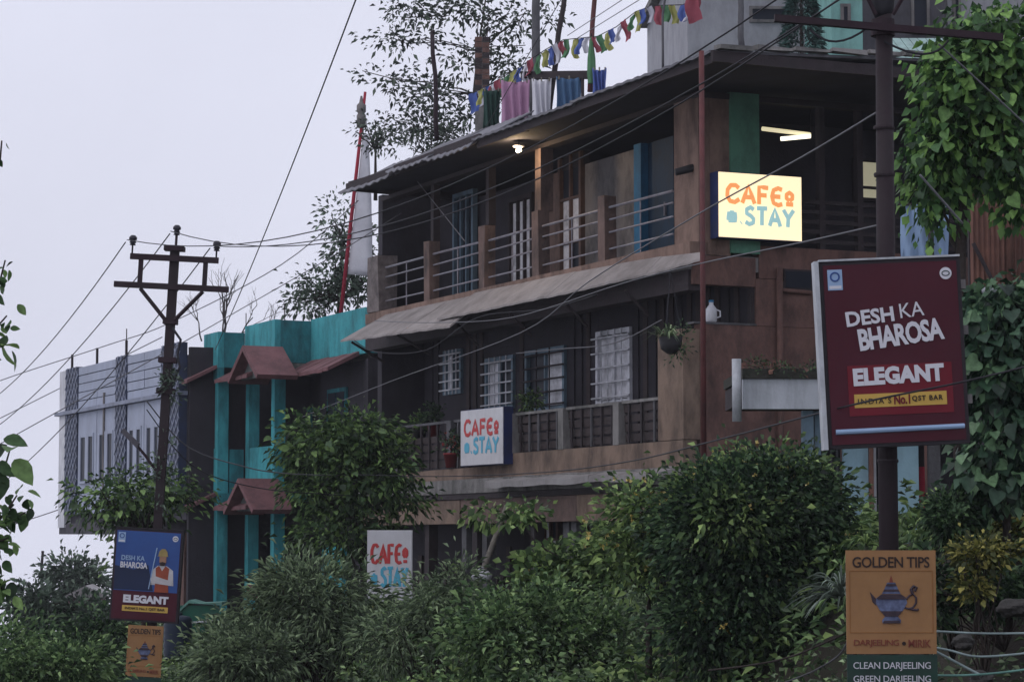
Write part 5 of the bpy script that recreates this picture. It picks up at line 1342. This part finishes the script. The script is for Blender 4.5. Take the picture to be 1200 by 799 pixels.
def pink_house():
    Y = 75; a = at(80, 720, Y); o = empty('small_house', a, 0.1, 'small pink-walled house half hidden in bushes at lower left', 'house')
    k = Y / F; w_ = 40 * k; h = 20 * k
    box('wall', M['pinkwall'], o, 0, w_, 0, 3, -2, h); MB().prism([(-.2, h), (w_ + .2, h), (w_ / 2, h + .35)], -.2, 3.2).build('roof', M['tin'], o)
    box('window', M['glass'], o, w_ * .4, w_ * .6, -.03, -.005, h * .3, h * .8)
pink_house()

# =================================================================== CABLES
def cable(label, pts, r=.012, sag=0.0, mat='cable', n=20):
    P = [at(*p) for p in pts]; o0 = P[0]
    if len(P) == 2:
        a, b = P; Q = []
        for i in range(n + 1):
            f = i / n; Q.append(a.lerp(b, f) - Vector((0, 0, sag * 4 * f * (1 - f))))
    else:
        Q = []
        m = len(P)
        for i in range(m - 1):
            p0, p1, p2, p3 = P[max(0, i - 1)], P[i], P[i + 1], P[min(m - 1, i + 2)]
            for j in range(6):
                t = j / 6; Q.append(.5 * ((2 * p1) + (p2 - p0) * t + (2 * p0 - 5 * p1 + 4 * p2 - p3) * t * t + (3 * p1 - p0 - 3 * p2 + p3) * t ** 3))
        Q.append(P[-1])
    mb = MB().tube([q - o0 for q in Q], r * .6, 6); o = mb.build('overhead_cable', M[mat], None, o0, smooth=True)
    return tag(o, label, 'cable', 'overhead cables')
cable('power line running left and down from the left insulator of the leaning pole', [(147, 284, 33), (-60, 492, 62)], .014, .5)
cable('power line running left from the top insulator of the leaning pole', [(199, 274, 33), (-60, 530, 62)], .014, .5)
cable('power line running left from the right insulator of the leaning pole', [(246, 291, 33), (-60, 606, 62)], .014, .5)
cable('upper power line from the left insulator rising over the cafe roof', [(149, 281, 33), (1010, -70, 17)], .011, .75)
cable('power line from the top insulator rising just under its neighbour over the roof', [(200, 271, 33), (1085, -75, 17)], .011, .9)
cable('power line from the right insulator crossing the cafe front below the bulb', [(247, 288, 33), (1030, -30, 17)], .011, 0.55)
cable('steep cable slanting from the top edge down to the bare tree', [(432, -40, 24), (252, 410, 47)], .014, .12)
cable('cable drooping left from the roof corner past the teal parapet', [(420, 235, 44), (330, 310, 45), (200, 378, 46), (124, 405, 47), (0, 446, 48), (-50, 470, 49)], .014, 0, 'cablegrey')
cable('second grey cable from the roof edge towards the leaning pole', [(470, 250, 43), (390, 300, 42), (300, 352, 40), (195, 412, 36), (0, 520, 38), (-40, 548, 39)], .012, 0, 'cablegrey')
cable('long cable from the right pole slanting across both balconies', [(1037, 126, 17), (940, 184, 19), (820, 250, 22.5), (690, 330, 27.5), (610, 390, 32), (460, 446, 40), (350, 490, 46)], .011, 0, 'cablegrey')
cable('cable under the lightbox running to the lower balcony', [(1037, 262, 17), (940, 284, 19), (820, 309, 23), (730, 332, 26), (600, 372, 31), (505, 378, 35), (440, 376, 39)], .010, 0, 'cablegrey')
cable('pale wire strung along the lower balcony windows', [(775, 375, 33.4), (720, 402, 34.8), (655, 409, 36.8), (605, 414, 38.3)], .014, 0, 'cablegrey')
cable('thick dark cable crossing low over the maroon board', [(1260, 415, 15), (1130, 447, 15.8), (1000, 474, 16.3), (850, 513, 20), (740, 540, 25), (640, 553, 30), (520, 558, 33), (420, 556, 34)], .011, 0, 'cable')
cable('low cable dipping in front of the bushy tree by the teal house', [(172, 470, 32.8), (218, 522, 34), (280, 545, 35), (340, 555, 36), (440, 556, 38), (530, 548, 40)], .014, 0, 'cablegrey')
cable('second low cable just under its neighbour by the bushy tree', [(172, 480, 32.8), (225, 545, 34), (300, 571, 35), (400, 580, 36.5), (520, 586, 40), (600, 580, 41)], .012, 0, 'cable')
cable('thin stay wire slanting under the left end of the roof', [(483, 205, 43.5), (545, 283, 39.5)], .012, 0, 'cablegrey')
cable('guy wire slanting down in front of the vine at upper right', [(1100, 52, 17), (1215, 158, 17.5)], .010, 0, 'cablegrey')
cable('guy wire slanting through the lower vine towards the board', [(1078, 205, 18.6), (1128, 262, 18.8)], .014, 0, 'cablegrey')
cable('cable rising steeply past the slanting roof pole', [(560, 165, 42), (675, -30, 34)], .012, 0, 'cable')
cable('grey cable rising to the right above the prayer flags', [(665, 42, 40), (760, -20, 33)], .010, 0, 'cablegrey')
cable('lower grey cable rising to the right above the prayer flags', [(675, 46, 40), (790, -25, 33)], .010, 0, 'cablegrey')
cable('dark cable hanging across the front of the dark lower balcony', [(410, 395, 44), (440, 412, 42), (500, 410, 40), (560, 372, 38), (640, 362, 36), (700, 345, 34)], .014, 0, 'cable')
cable('faint distant line far left above the bushes', [(-20, 625, 90), (60, 600, 88), (170, 560, 80)], .03, 0, 'cablegrey')
cable('faint second distant line far left near the panelled house', [(-20, 500, 70), (90, 445, 66), (190, 395, 60)], .02, 0, 'cablegrey')

# =================================================================== TREES, SHRUBS
def gz(p): return ground_z(p.x, p.y)
def blob(px, py, Y, rx, rz, ry=None, wt=1.0):
    p = at(px, py, Y); k = Y / F
    return (p.x, p.y, p.z, rx * k, (ry if ry is not None else rx) * k, rz * k, wt)
def base_at(px, Y):
    p = at(px, 640, Y); return Vector((p.x, p.y, ground_z(p.x, p.y)))
# bushy tree with hanging leaves in front of the teal house
Y = 37.5; b = base_at(420, Y)
plant('broadleaf_tree', 'bushy small tree with drooping leaves in front of the teal house', 'tree', b,
      [blob(408, 562, Y, 54, 54, 56, 2.0), blob(372, 520, Y, 34, 30, 40, .8), blob(415, 515, Y, 38, 22, 36, .8), blob(458, 552, Y, 24, 30, 30, .6), blob(366, 578, Y, 20, 24, 24, .4), blob(400, 630, Y, 52, 36, 50, 1), blob(356, 530, Y, 16, 12, 18, .12), blob(474, 590, Y, 16, 18, 18, .2)],
      270, 36, .17, .11, M['lf_bush'], trunk=[b, b + Vector((.1, 0, .8)), b + Vector((0, 0, 1.7)), b + Vector((-.1, 0, 2.6))], r0=.07, nlimb=40, ratio=.4, droop=.3, singles=300, skind='oval', down=.2, shell=.4, stemname='trunk', crownname='crown')
# tree round the left pole
Y = 34.5; b = base_at(160, Y)
plant('small_tree', 'dark small tree spreading around the leaning pole', 'tree', b,
      [blob(150, 582, Y, 58, 24, 50, 2), blob(200, 578, Y, 40, 24, 40, 1.4), blob(100, 588, Y, 25, 14, 20, .5), blob(150, 605, Y, 60, 18, 40, 1), blob(165, 650, Y, 20, 40, 20, .4)],
      150, 16, .15, .10, M['lf_bush'], trunk=[b, b + Vector((.05, .1, .9)), b + Vector((.1, .1, 2.0)), b + Vector((.1, .0, 2.9))], r0=.05, nlimb=34, ratio=.4, droop=.3, singles=120, skind='oval', down=.2, shell=.75, stemname='trunk', crownname='crown')
# sparse roof-side tree
Y = 50; b = at(560, 260, Y)
plant('sparse_tree', 'tall sparse grey-green tree rising behind the cafe roof', 'tree', b,
      [blob(455, 95, Y, 30, 25, 30, .5), blob(500, 115, Y, 40, 22, 40, .6), blob(470, 45, Y, 40, 16, 30, .35), blob(480, 10, Y, 40, 20, 40, .5), blob(545, 10, Y, 60, 30, 50, 1.0), blob(545, 70, Y, 45, 30, 40, .4), blob(610, 20, Y, 50, 40, 40, .9), blob(600, 75, Y, 40, 25, 40, .5), blob(550, 130, Y, 45, 26, 30, .7), blob(500, 150, Y, 40, 14, 30, .5), blob(655, 25, Y, 25, 25, 20, .15)],
      330, 9, .13, .125, M['lf_tree'], trunk=[b, at(565, 180, Y), at(555, 110, Y), at(560, 60, Y), at(575, -40, Y), at(520, 20, Y + .3)], r0=.03, nlimb=30, ratio=.45, droop=.25, singles=150, skind='oval', shell=.7, ssize=.95, stemname='trunk', crownname='crown', limbr=.02)
for px, py, rx, rz, Yy, lab in ((500, 165, 55, 18, 48.5, 'dense low shrub growing behind the left part of the cafe roof'), (440, 155, 22, 26, 49, 'thin shrub beside the finial of the white banner'), ):
    b = at(px, py + 80, Yy)
    plant('roof_shrub', lab, 'shrub', b, [blob(px, py, Yy, rx, rz)], int(rx * .9), 14, .1, .10, M['lf_tree'], r0=.04, nlimb=20, trunk=[b, at(px, py + 20, Yy)], shell=.5)
# trees behind the teal roof
Y = 57; b = at(395, 420, Y)
plant('leafy_tree', 'leafy tree behind the teal roof beside the white banner', 'tree', b,
      [blob(385, 340, Y, 42, 26, 35, 1.2), blob(405, 290, Y, 25, 40, 22, 1), blob(355, 355, Y, 25, 14, 20, .5), blob(425, 330, Y, 22, 35, 20, .8), blob(395, 255, Y, 12, 22, 12, .25)],
      170, 14, .18, .14, M['lf_far'], trunk=[b, at(398, 350, Y), at(402, 280, Y)], r0=.07, nlimb=34, shell=.55, stemname='trunk', crownname='crown', limbr=.02)
def bare_tree():
    Y = 58; b = at(262, 410, Y); o = empty('bare_tree', b, 0, 'leafless thin tree behind the teal parapet', 'tree')
    mb = MB(); top = at(264, 292, Y) - b
    def grow(p, d, ln, r, dep):
        e = p + d * ln
        limb(mb, p, e, r, r * .55, 4, .05, 5)
        if dep:
            for _ in range(rnd.choice((2, 3))):
                nd_ = (d + Vector((rnd.uniform(-.8, .8), rnd.uniform(-.5, .5), rnd.uniform(-.15, .45)))).normalized(); grow(p.lerp(e, rnd.uniform(.4, 1)), nd_, ln * rnd.uniform(.5, .75), r * .55, dep - 1)
    grow(Vector((0, 0, 0)), top.normalized(), top.length * .5, .035, 3)
    grow(Vector((.15, 0, 0)), Vector((.55, 0, .8)).normalized(), .9, .022, 3); grow(Vector((-.1, 0, 0)), Vector((.15, 0, 1)).normalized(), 1.2, .024, 2); grow(Vector((.5, 0, .0)), Vector((.6, 0, .5)).normalized(), .8, .02, 3)
    grow(Vector((-.5, 0, .2)), Vector((-.2, 0, 1)).normalized(), .55, .02, 3)
    mb.build('branches', M['bare'], o, smooth=True)
    MB().tube([(0, 0, -2), (0, 0, .2)], [.08, .05], 7).build('trunk', M['bare'], o, smooth=True)
bare_tree()
# conifer at top right
def conifer():
    Y = 46; b = at(940, 120, Y); o = empty('conifer', b, 0, 'blue-green conical conifer in front of the grey-white building', 'tree')
    H = zat(-70, Y) - b.z; P = []; D = []
    for k in range(4200):
        f = rnd.random() ** .8; an = rnd.uniform(0, 6.28); rr = (1 - f) * .48 * rnd.uniform(.5, 1.05) + .02
        P.append((rr * math.cos(an), rr * math.sin(an), H * f + .1)); D.append((math.cos(an), math.sin(an), rnd.uniform(-.5, .6)))
    V, T = leaf_arrays(np.array(P), np.array(D), rng.uniform(.08, .17, len(P)), .3); f = link('crown', tri_mesh('crown', V, T), M['lf_blue'], o); f['kind'] = 'stuff'
    MB().tube([(0, 0, -1.5), (0, 0, H * .9)], [.07, .015], 7).build('trunk', M['bark'], o, smooth=True)
conifer()
# big dark bush in the middle right
Y = 22.5; b = base_at(850, Y)
plant('large_bush', 'big dense dark bush with small yellow flowers below the side wall', 'bush', b,
      [blob(870, 650, Y, 80, 95, 80, 3), blob(858, 590, Y, 46, 32, 50, 1.2), blob(912, 570, Y, 34, 26, 36, .8), blob(818, 625, Y, 28, 36, 32, .7), blob(940, 620, Y, 32, 60, 36, .9), blob(825, 730, Y, 48, 55, 55, 1.1), blob(900, 740, Y, 60, 50, 60, 1.2), blob(955, 592, Y, 16, 28, 18, .3)],
      430, 85, .15, .07, M['lf_dark'], r0=.05, nlimb=60, ratio=.5, singles=0, flowers=55, flmat=M['flower'], trunk=[b, b + Vector((0, 0, .6)), b + Vector((.05, 0, 1.2))], shell=.5)
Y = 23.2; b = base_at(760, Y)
plant('flowering_bush_lit_top', 'lighter leafy bush with yellow blossoms left of the big dark bush, plus light leaves painting the sky-lit top of that bush', 'bush', b,
      [blob(755, 598, Y, 24, 22, 26, .55), blob(738, 650, Y, 28, 34, 30, .6), blob(775, 665, Y, 28, 40, 30, .6), blob(888, 552, Y - .5, 48, 18, 40, .9), blob(822, 580, Y - .5, 34, 22, 30, .6), blob(945, 570, Y - .5, 24, 26, 25, .5), blob(865, 605, Y - 1.2, 50, 26, 20, .35)], 210, 34, .13, .08, M['lf_mid'], r0=.04, nlimb=40, ratio=.5, flowers=80, flmat=M['flower'], trunk=[b, b + Vector((0, 0, .7)), b + Vector((0, 0, 1.2))], shell=.45)  # later blobs paint the big bush's sky-lit top with lighter leaves
Y = 28; b = base_at(672, Y)
plant('leafy_shrub', 'shrub of round light leaves climbing to the ground floor windows', 'shrub', b,
      [blob(645, 690, Y, 38, 42, 30, 1.0), blob(625, 603, Y, 25, 6, 15, .10), blob(580, 601, Y, 42, 5, 15, .13), blob(702, 665, Y, 32, 50, 40, 1)], 190, 20, .09, .10, M['lf_mid'], r0=.035, nlimb=26, ratio=.7, singles=120, skind='oval', trunk=[b, b + Vector((0, 0, .5)), b + Vector((0, 0, .9))], flowers=8, flmat=M['flower'])
Y = 26; b = base_at(640, Y)
plant('mound_shrub', 'rounded mid-green shrub at the foot of the slope in the centre', 'shrub', b,
      [blob(620, 745, Y, 70, 50, 60, 1.5), blob(690, 755, Y, 50, 40, 50, 1), blob(560, 750, Y, 40, 34, 50, 1), blob(650, 715, Y, 22, 26, 20, .3)], 150, 50, .14, .085, M['lf_under'], r0=.03, nlimb=20, ratio=.45, shell=.4)
Y = 29; b = base_at(505, Y)
plant('feathery_shrub', 'pale feathery shrub beside the white upright board', 'shrub', b,
      [blob(510, 712, Y, 28, 34, 30, 1), blob(538, 690, Y, 18, 32, 20, .5), blob(470, 752, Y, 50, 32, 45, 1)], 90, 46, .13, .10, M['lf_pale'], r0=.03, nlimb=26, ratio=.22, shell=.5)
Y = 31; b = base_at(370, Y)
plant('feathery_shrub', 'large pale grey-green feathery shrub in front of the teal columns', 'shrub', b,
      [blob(370, 705, Y, 60, 42, 50, 1.6), blob(320, 735, Y, 50, 35, 45, 1), blob(405, 742, Y, 45, 40, 45, 1.0), blob(345, 685, Y, 30, 24, 25, .6)], 150, 54, .15, .12, M['lf_pale'], r0=.035, nlimb=60, ratio=.18, shell=.5)
Y = 30; b = base_at(250, Y)
plant('mound_shrub', 'low grey-green shrub mound right of the small orange sign', 'shrub', b,
      [blob(268, 772, Y, 45, 30, 50, 1.2), blob(318, 775, Y, 40, 30, 40, .8)], 90, 50, .14, .11, M['lf_pale'], r0=.03, nlimb=30, ratio=.22, shell=.45)
Y = 36; b = base_at(70, Y)
plant('roadside_bush', 'dark roadside bush left of the blue worker board', 'bush', b,
      [blob(45, 768, Y, 40, 36, 45, 1.2), blob(100, 780, Y, 40, 36, 45, 1.2), blob(122, 738, Y, 12, 24, 14, .35)], 90, 50, .17, .11, M['lf_dark'], r0=.04, nlimb=20, ratio=.45, shell=.45)
Y = 27; b = base_at(60, Y)
plant('mound_shrub', 'low green shrub mound at the bottom left corner', 'shrub', b,
      [blob(60, 790, Y, 75, 34, 55, 1.4), blob(0, 775, Y, 40, 40, 40, .8), blob(95, 795, Y, 26, 30, 30, .6)], 120, 50, .14, .085, M['lf_under'], r0=.03, nlimb=18, ratio=.4, shell=.45)
Y = 80; b = at(88, 735, Y)
plant('distant_tree', 'faint round distant tree against the sky at lower left', 'tree', b, [blob(80, 672, Y, 20, 18, 16, 1), blob(102, 680, Y, 16, 16, 14, .8), blob(95, 700, Y, 24, 16, 20, .6)], 150, 14, .22, .22, M['lf_far'], trunk=[b, at(88, 700, Y), at(86, 680, Y)], r0=.12, nlimb=24, shell=.55, stemname='trunk', crownname='crown', limbr=.03)
Y = 60; b = at(40, 740, Y)
plant('distant_tree', 'dark distant bushy tree at the far left under the thin pole', 'tree', b, [blob(40, 712, Y, 32, 20, 30, 1), blob(100, 722, Y, 40, 22, 30, 1)], 190, 16, .18, .18, M['lf_far'], trunk=[b, at(42, 715, Y)], r0=.1, nlimb=20, shell=.5, stemname='trunk', crownname='crown', limbr=.03)

# vines at right
Y = 20.5; b = base_at(1128, Y)
vine = plant('vine_clad_tree', 'tree trunk smothered by a heart-leaved vine at upper right', 'tree', b,
      [blob(1150, 110, Y, 60, 75, 45, 3.2), blob(1175, 60, Y, 55, 45, 40, 1.6), blob(1110, 170, Y, 36, 55, 30, 1.4), blob(1175, 190, Y, 50, 40, 40, 1.2), blob(1095, 230, Y, 22, 50, 18, .7), blob(1120, 95, Y, 26, 40, 20, .6), blob(1195, 240, Y, 16, 18, 14, .25), blob(1130, 30, Y, 22, 14, 15, .25)],
      520, 15, .10, .075, M['lf_vine'], trunk=[b, at(1124, 480, Y), at(1126, 300, Y), at(1130, 200, Y), at(1145, 90, Y)], r0=.06, nlimb=34, ratio=.85, droop=.3, singles=300, skind='heart', down=.75, shell=.35, stemname='trunk', crownname='crown', smat=M['lf_vine'], ssize=1.25)
Y = 19.6; b = base_at(1180, Y)
plant('climbing_vine', 'dark broad-leaved climber massed right of the maroon board', 'vine', b,
      [blob(1175, 440, Y, 40, 90, 35, 2.4), blob(1160, 380, Y, 28, 30, 25, .8), blob(1195, 360, Y, 30, 26, 25, .8), blob(1170, 550, Y, 38, 50, 35, 1.2), blob(1215, 470, Y, 30, 110, 30, 1)],
      380, 14, .10, .082, M['lf_vinedk'], trunk=[b, b + Vector((0, 0, 1)), b + Vector((-.05, 0, 2.1))], r0=.04, nlimb=26, ratio=.85, droop=.3, singles=300, skind='heart', down=.7, shell=.4, stemname='stem', ssize=1.25)
# small garden plants, right
Y = 19.5; b = base_at(1115, Y)
plant('round_shrub', 'dark rounded clipped shrub right of the orange sign', 'shrub', b, [blob(1115, 612, Y, 24, 32, 22, 1)], 150, 22, .05, .05, M['lf_dark'], r0=.02, nlimb=14, ratio=.5, shell=.3)
Y = 18.6; b = base_at(1150, Y)
plant('yellow_shrub', 'yellow-green croton shrub near the right edge', 'shrub', b, [blob(1150, 650, Y, 26, 16, 20, 1), blob(1140, 685, Y, 16, 20, 16, .4)], 80, 16, .05, .05, M['lf_yel'], r0=.02, nlimb=16, ratio=.5, shell=.45, singles=90)
Y = 20.8; b = base_at(1185, Y)
plant('yellow_shrub', 'second yellow-leaved shrub behind the croton at the right edge', 'shrub', b, [blob(1180, 612, Y, 34, 18, 24, 1), blob(1190, 640, Y, 30, 22, 24, .6)], 110, 16, .055, .06, M['lf_yel'], r0=.02, nlimb=16, ratio=.5, shell=.45)
Y = 19; b = base_at(1175, Y)
plant('garden_plant', 'dark leafy garden plants massed below the yellow shrubs', 'plant', b, [blob(1160, 690, Y, 50, 30, 30, 1), blob(1090, 700, Y, 20, 50, 20, .5)], 130, 18, .06, .07, M['lf_dark'], r0=.02, nlimb=14, ratio=.5, shell=.45)
def strap_plant(label, px, py, Y, n, ln, mat, wd=.022, lean=0.0):
    b = at(px, py, Y); o = empty('strap_leaf_plant', b, 0, label, 'plant')
    for k in range(n):
        an = rnd.uniform(0, 6.28); e = rnd.uniform(.35, 1.35); l = ln * rnd.uniform(.65, 1.1)
        d = Vector((math.cos(an) * math.cos(e) + lean, math.sin(an) * math.cos(e) - .15, math.sin(e))).normalized(); s = d.cross(Vector((0, 0, 1))).normalized() * wd / 2
        vs = []; m = 7
        for i in range(m + 1):
            f = i / m; p = d * l * f - Vector((0, 0, l * .62 * f * f)); wv = (1 - f ** 2.2) * (.55 + .45 * min(1, f * 4))
            vs += [p - s * wv + Vector((0, 0, .005)), p + Vector((0, 0, -.003)), p + s * wv + Vector((0, 0, .005))]
        fs = []
        for i in range(m):
            a = i * 3; fs += [(a, a + 1, a + 4, a + 3), (a + 1, a + 2, a + 5, a + 4)]
        me = MB().add(vs, fs).mesh('leaf', True); link('leaf', me, mat, o)
    MB().lathe([(.012, -.04), (.014, 0), (.008, .02)], 8).build('stem_base', M['stemg'], o)
strap_plant('pale spider-like strap-leaved plant left of the orange sign', 986, 702, 17.3, 60, .52, M['lf_yucca'], .02, -.3)
strap_plant('thin grassy plant behind the top of the orange sign', 1015, 640, 18, 24, .22, M['lf_mid'], .016, 0)
# foreground sapling at the left edge
def sapling():
    Y = 9.0; b = Vector((-1.98, Y, -.3))
    o = empty('foreground_sapling', b, 0, 'near out-of-reach sapling with big leaves along the left edge', 'tree')
    mb = MB(); P = []; D = []; S = []
    main = [Vector((0, 0, 0)), Vector((.02, 0, .9)), Vector((-.03, 0, 1.8)), Vector((.0, 0, 2.4)), Vector((.05, 0, 3.0))]
    mb.tube(main, [.03, .026, .02, .014, .008], 8)
    def spray(px, py, n, sp_px, size, kind=None):
        e = at(px, py, Y) - b; st = min(main, key=lambda q: (q - e).length + max(0, q.z - e.z) * 4)
        limb(mb, st, e, .008, .003, 5, .06, 5)
        for _ in range(n):
            f = rnd.random() ** .6; q = st.lerp(e, .4 + .6 * f) + Vector((rnd.gauss(0, 1), rnd.gauss(0, 1), rnd.gauss(0, 1))) * sp_px / F * Y * .5
            P.append(q); D.append((rnd.gauss(.2, .6), rnd.gauss(-.2, .5), rnd.gauss(-.5, .5))); S.append(size * rnd.uniform(.7, 1.25))
    spray(2, 165, 9, 10, .035); spray(6, 305, 16, 12, .04); spray(8, 370, 16, 14, .04)
    spray(4, 400, 6, 12, .075); spray(12, 525, 7, 14, .10); spray(20, 580, 34, 26, .05); spray(10, 630, 40, 22, .05); spray(30, 600, 14, 16, .045); spray(6, 690, 30, 18, .06)
    # two large hanging leaves
    for px, py, s, d in ((2, 402, .10, (.35, -.2, -.8)), (4, 514, .09, (.9, -.2, -.15)), (0, 540, .08, (.5, -.3, -.6)), (-4, 590, .09, (.6, -.2, -.5))):
        P.append(at(px, py, Y) - b); D.append(d); S.append(s)
    single_leaves(o, P, D, S, 'oval', M['lf_bush'])
    mb.build('trunk', M['bark'], o, smooth=True)
sapling()

# undergrowth covering the bank
def undergrowth():
    n = 150000
    t = rng.uniform(-19, 34, n); nn = rng.uniform(.2, 6.9, n)
    m_ = 30000; t[:m_] = rng.uniform(-17, -2.5, m_); nn[:m_] = rng.uniform(-14, 3, m_)
    x = CX + t * DX + nn * NX; y = CY + t * DY + nn * NY
    px = 600 + F * x / y
    keep = (px > -30) & (px < 1900) & ((px < 1000) | (rng.random(n) < .5) | (np.arange(n) < 30000))
    x, y, t, nn = x[keep], y[keep], t[keep], nn[keep]
    lump = .5 + .5 * np.sin(x * 2.3 + 1.1 * np.sin(y * 1.2)) * np.cos(y * 1.1 + x * .7)
    hmax = (.35 + .55 * lump) * (.38 + .62 * np.clip((nn - 2.2) / 2.2, 0, 1)) * np.where(t > -10, 1.0, np.clip(1.0 - (-10 - t) * .12, .35, 1)) * np.interp(t, [4, 10, 34], [1, .55, .45])
    g = np.array([ground_z(a, b_) for a, b_ in zip(x, y)])
    z = g + hmax * rng.random(len(x)) ** .5
    P = np.stack([x, y, z], 1); D = nrm(rng.normal(size=P.shape) + np.array([NX * .5, NY * .5, .25]))
    sel = rng.choice(len(x), 1500, replace=False); k = 22                # taller leafy shoots standing out of the mass
    f = np.tile(np.linspace(.15, 1, k), len(sel)); hs = np.repeat(hmax[sel] * rng.uniform(1.05, 1.75, len(sel)), k)
    ln_ = np.repeat(rng.normal(size=(len(sel), 2)) * .22, k, 0) * (f ** 2)[:, None]
    an = rng.uniform(0, 6.283, len(f))
    SP = np.stack([np.repeat(x[sel], k) + ln_[:, 0], np.repeat(y[sel], k) + ln_[:, 1], np.repeat(g[sel], k) + hs * f], 1)
    SD = np.stack([np.cos(an), np.sin(an), rng.uniform(-.1, .7, len(f))], 1)
    x = np.concatenate([x, SP[:, 0]]); y = np.concatenate([y, SP[:, 1]]); P = np.concatenate([P, SP]); D = np.concatenate([D, nrm(SD)])
    cl = np.repeat(rng.random(len(P) // 30 + 1), 30)[:len(P)]
    qx = 600 + F * P[:, 0] / P[:, 1]; ok = ~((qx > 136) & (qx < 200) & (P[:, 1] < 32.8))      # verge kept clear around the small sign
    P, D, x, y = P[ok], D[ok], x[ok], y[ok]
    pn = np.sin(x * 1.1 + 2 * np.sin(y * .6)) + np.sin(y * .9 + x * .5 + 1.7) + rng.normal(size=len(x)) * .45
    mi = np.where(pn > .7, 1, np.where(pn < -.8, 2, 0))
    mi = np.where(rng.random(len(x)) < .004, 3, mi)
    sz = np.array([.10, .085, .12, .05])[mi] * rng.uniform(.6, 1.3, len(x))
    V, T = leaf_arrays(P, D, sz, .42, .12, .25)
    me = tri_mesh('undergrowth', V, T)
    for k_ in ('lf_under', 'lf_pale', 'lf_mid', 'flower'): me.materials.append(M[k_])
    me.polygons.foreach_set('material_index', np.repeat(mi, 2).astype(np.int32))
    o = link('undergrowth', me, None); tag(o, 'tangled green undergrowth covering the bank below the houses', 'undergrowth', kind='stuff')
undergrowth()

# garden edge at lower right: rocks, hoses
for i, (px, py, Yv, r) in enumerate(((1128, 752, 17.8, .08), (1188, 712, 18.2, .10), (1150, 795, 17.0, .08))):
    labs = ['grey rock just right of the orange sign', 'dark rounded rock at the right edge below the shrubs', 'flat rock near the bottom right corner']
    p = at(px, py, Yv); o = empty('garden_rock', p, rnd.uniform(0, 6), labs[i], 'rock')
    import bmesh
    bm = bmesh.new(); bmesh.ops.create_icosphere(bm, subdivisions=3, radius=r)
    sd1, sd2, sd3 = [rnd.uniform(0, 9) for _ in range(3)]
    for v in bm.verts:
        q = v.co / r; k = 1 + .22 * math.sin(3 * q.x + sd1) * math.sin(2.6 * q.y + sd2) + .10 * math.sin(7 * q.z + sd3 + 4 * q.x); v.co = Vector((q.x * 1.25, q.y, q.z * .72)) * r * k
    me = bpy.data.meshes.new('stone'); bm.to_mesh(me); bm.free(); link('stone', me, M['rock'], o)
def hose(label, pts, r, mat):
    P = [at(*p) for p in pts]; Q = []; m = len(P)
    for i in range(m - 1):
        p0, p1, p2, p3 = P[max(0, i - 1)], P[i], P[i + 1], P[min(m - 1, i + 2)]
        for j in range(6):
            t = j / 6; Q.append(.5 * ((2 * p1) + (p2 - p0) * t + (2 * p0 - 5 * p1 + 4 * p2 - p3) * t * t + (3 * p1 - p0 - 3 * p2 + p3) * t ** 3))
    Q.append(P[-1]); o = MB().tube([q - P[0] for q in Q], r, 7).build('water_hose', mat, None, P[0], smooth=True); tag(o, label, 'hose', 'hoses at the garden edge')
hose('pale hose running level right from behind the orange sign', [(1060, 737, 16.8), (1110, 740, 16.8), (1160, 742, 16.8), (1230, 741, 16.8)], .0075, M['hose'])
hose('pale hose sagging right below the level one', [(1060, 752, 16.7), (1110, 761, 16.7), (1150, 769, 16.6), (1230, 762, 16.6)], .0075, M['hose'])
hose('green hose curving across the bottom right corner', [(1060, 790, 16.5), (1120, 791, 16.5), (1170, 788, 16.5), (1230, 780, 16.5)], .0075, M['hosegreen'])
hose('pale hose slanting down behind the green board', [(1095, 762, 16.7), (1125, 778, 16.7), (1150, 791, 16.6)], .009, M['hose'])
hose('thin pale pipe slanting in the soil left of the orange sign', [(830, 785, 17.9), (880, 779, 17.7), (930, 768, 17.4), (990, 742, 17.0)], .007, M['bark'])
hose('thin pipe looping left of the green board', [(920, 799, 17.2), (955, 785, 17.0), (985, 765, 16.8), (1000, 735, 16.7)], .006, M['greywood'])

# ------------------------------------------------------------------ thin evening haze
hz = MB().box(-640, 540, -260, 740, -380, 60).build('haze', None)
hm = bpy.data.materials.new('haze_air'); hm.use_nodes = True; ht = hm.node_tree; ht.nodes.clear()
ho = ht.nodes.new('ShaderNodeOutputMaterial'); hv = ht.nodes.new('ShaderNodeVolumePrincipled')
hv.inputs['Color'].default_value = (0.93, 0.94, 1.0, 1); hv.inputs['Density'].default_value = 0.00048; hv.inputs['Anisotropy'].default_value = 0.2
ht.links.new(hv.outputs[0], ho.inputs['Volume']); hz.data.materials.append(hm); hz['kind'] = 'stuff'
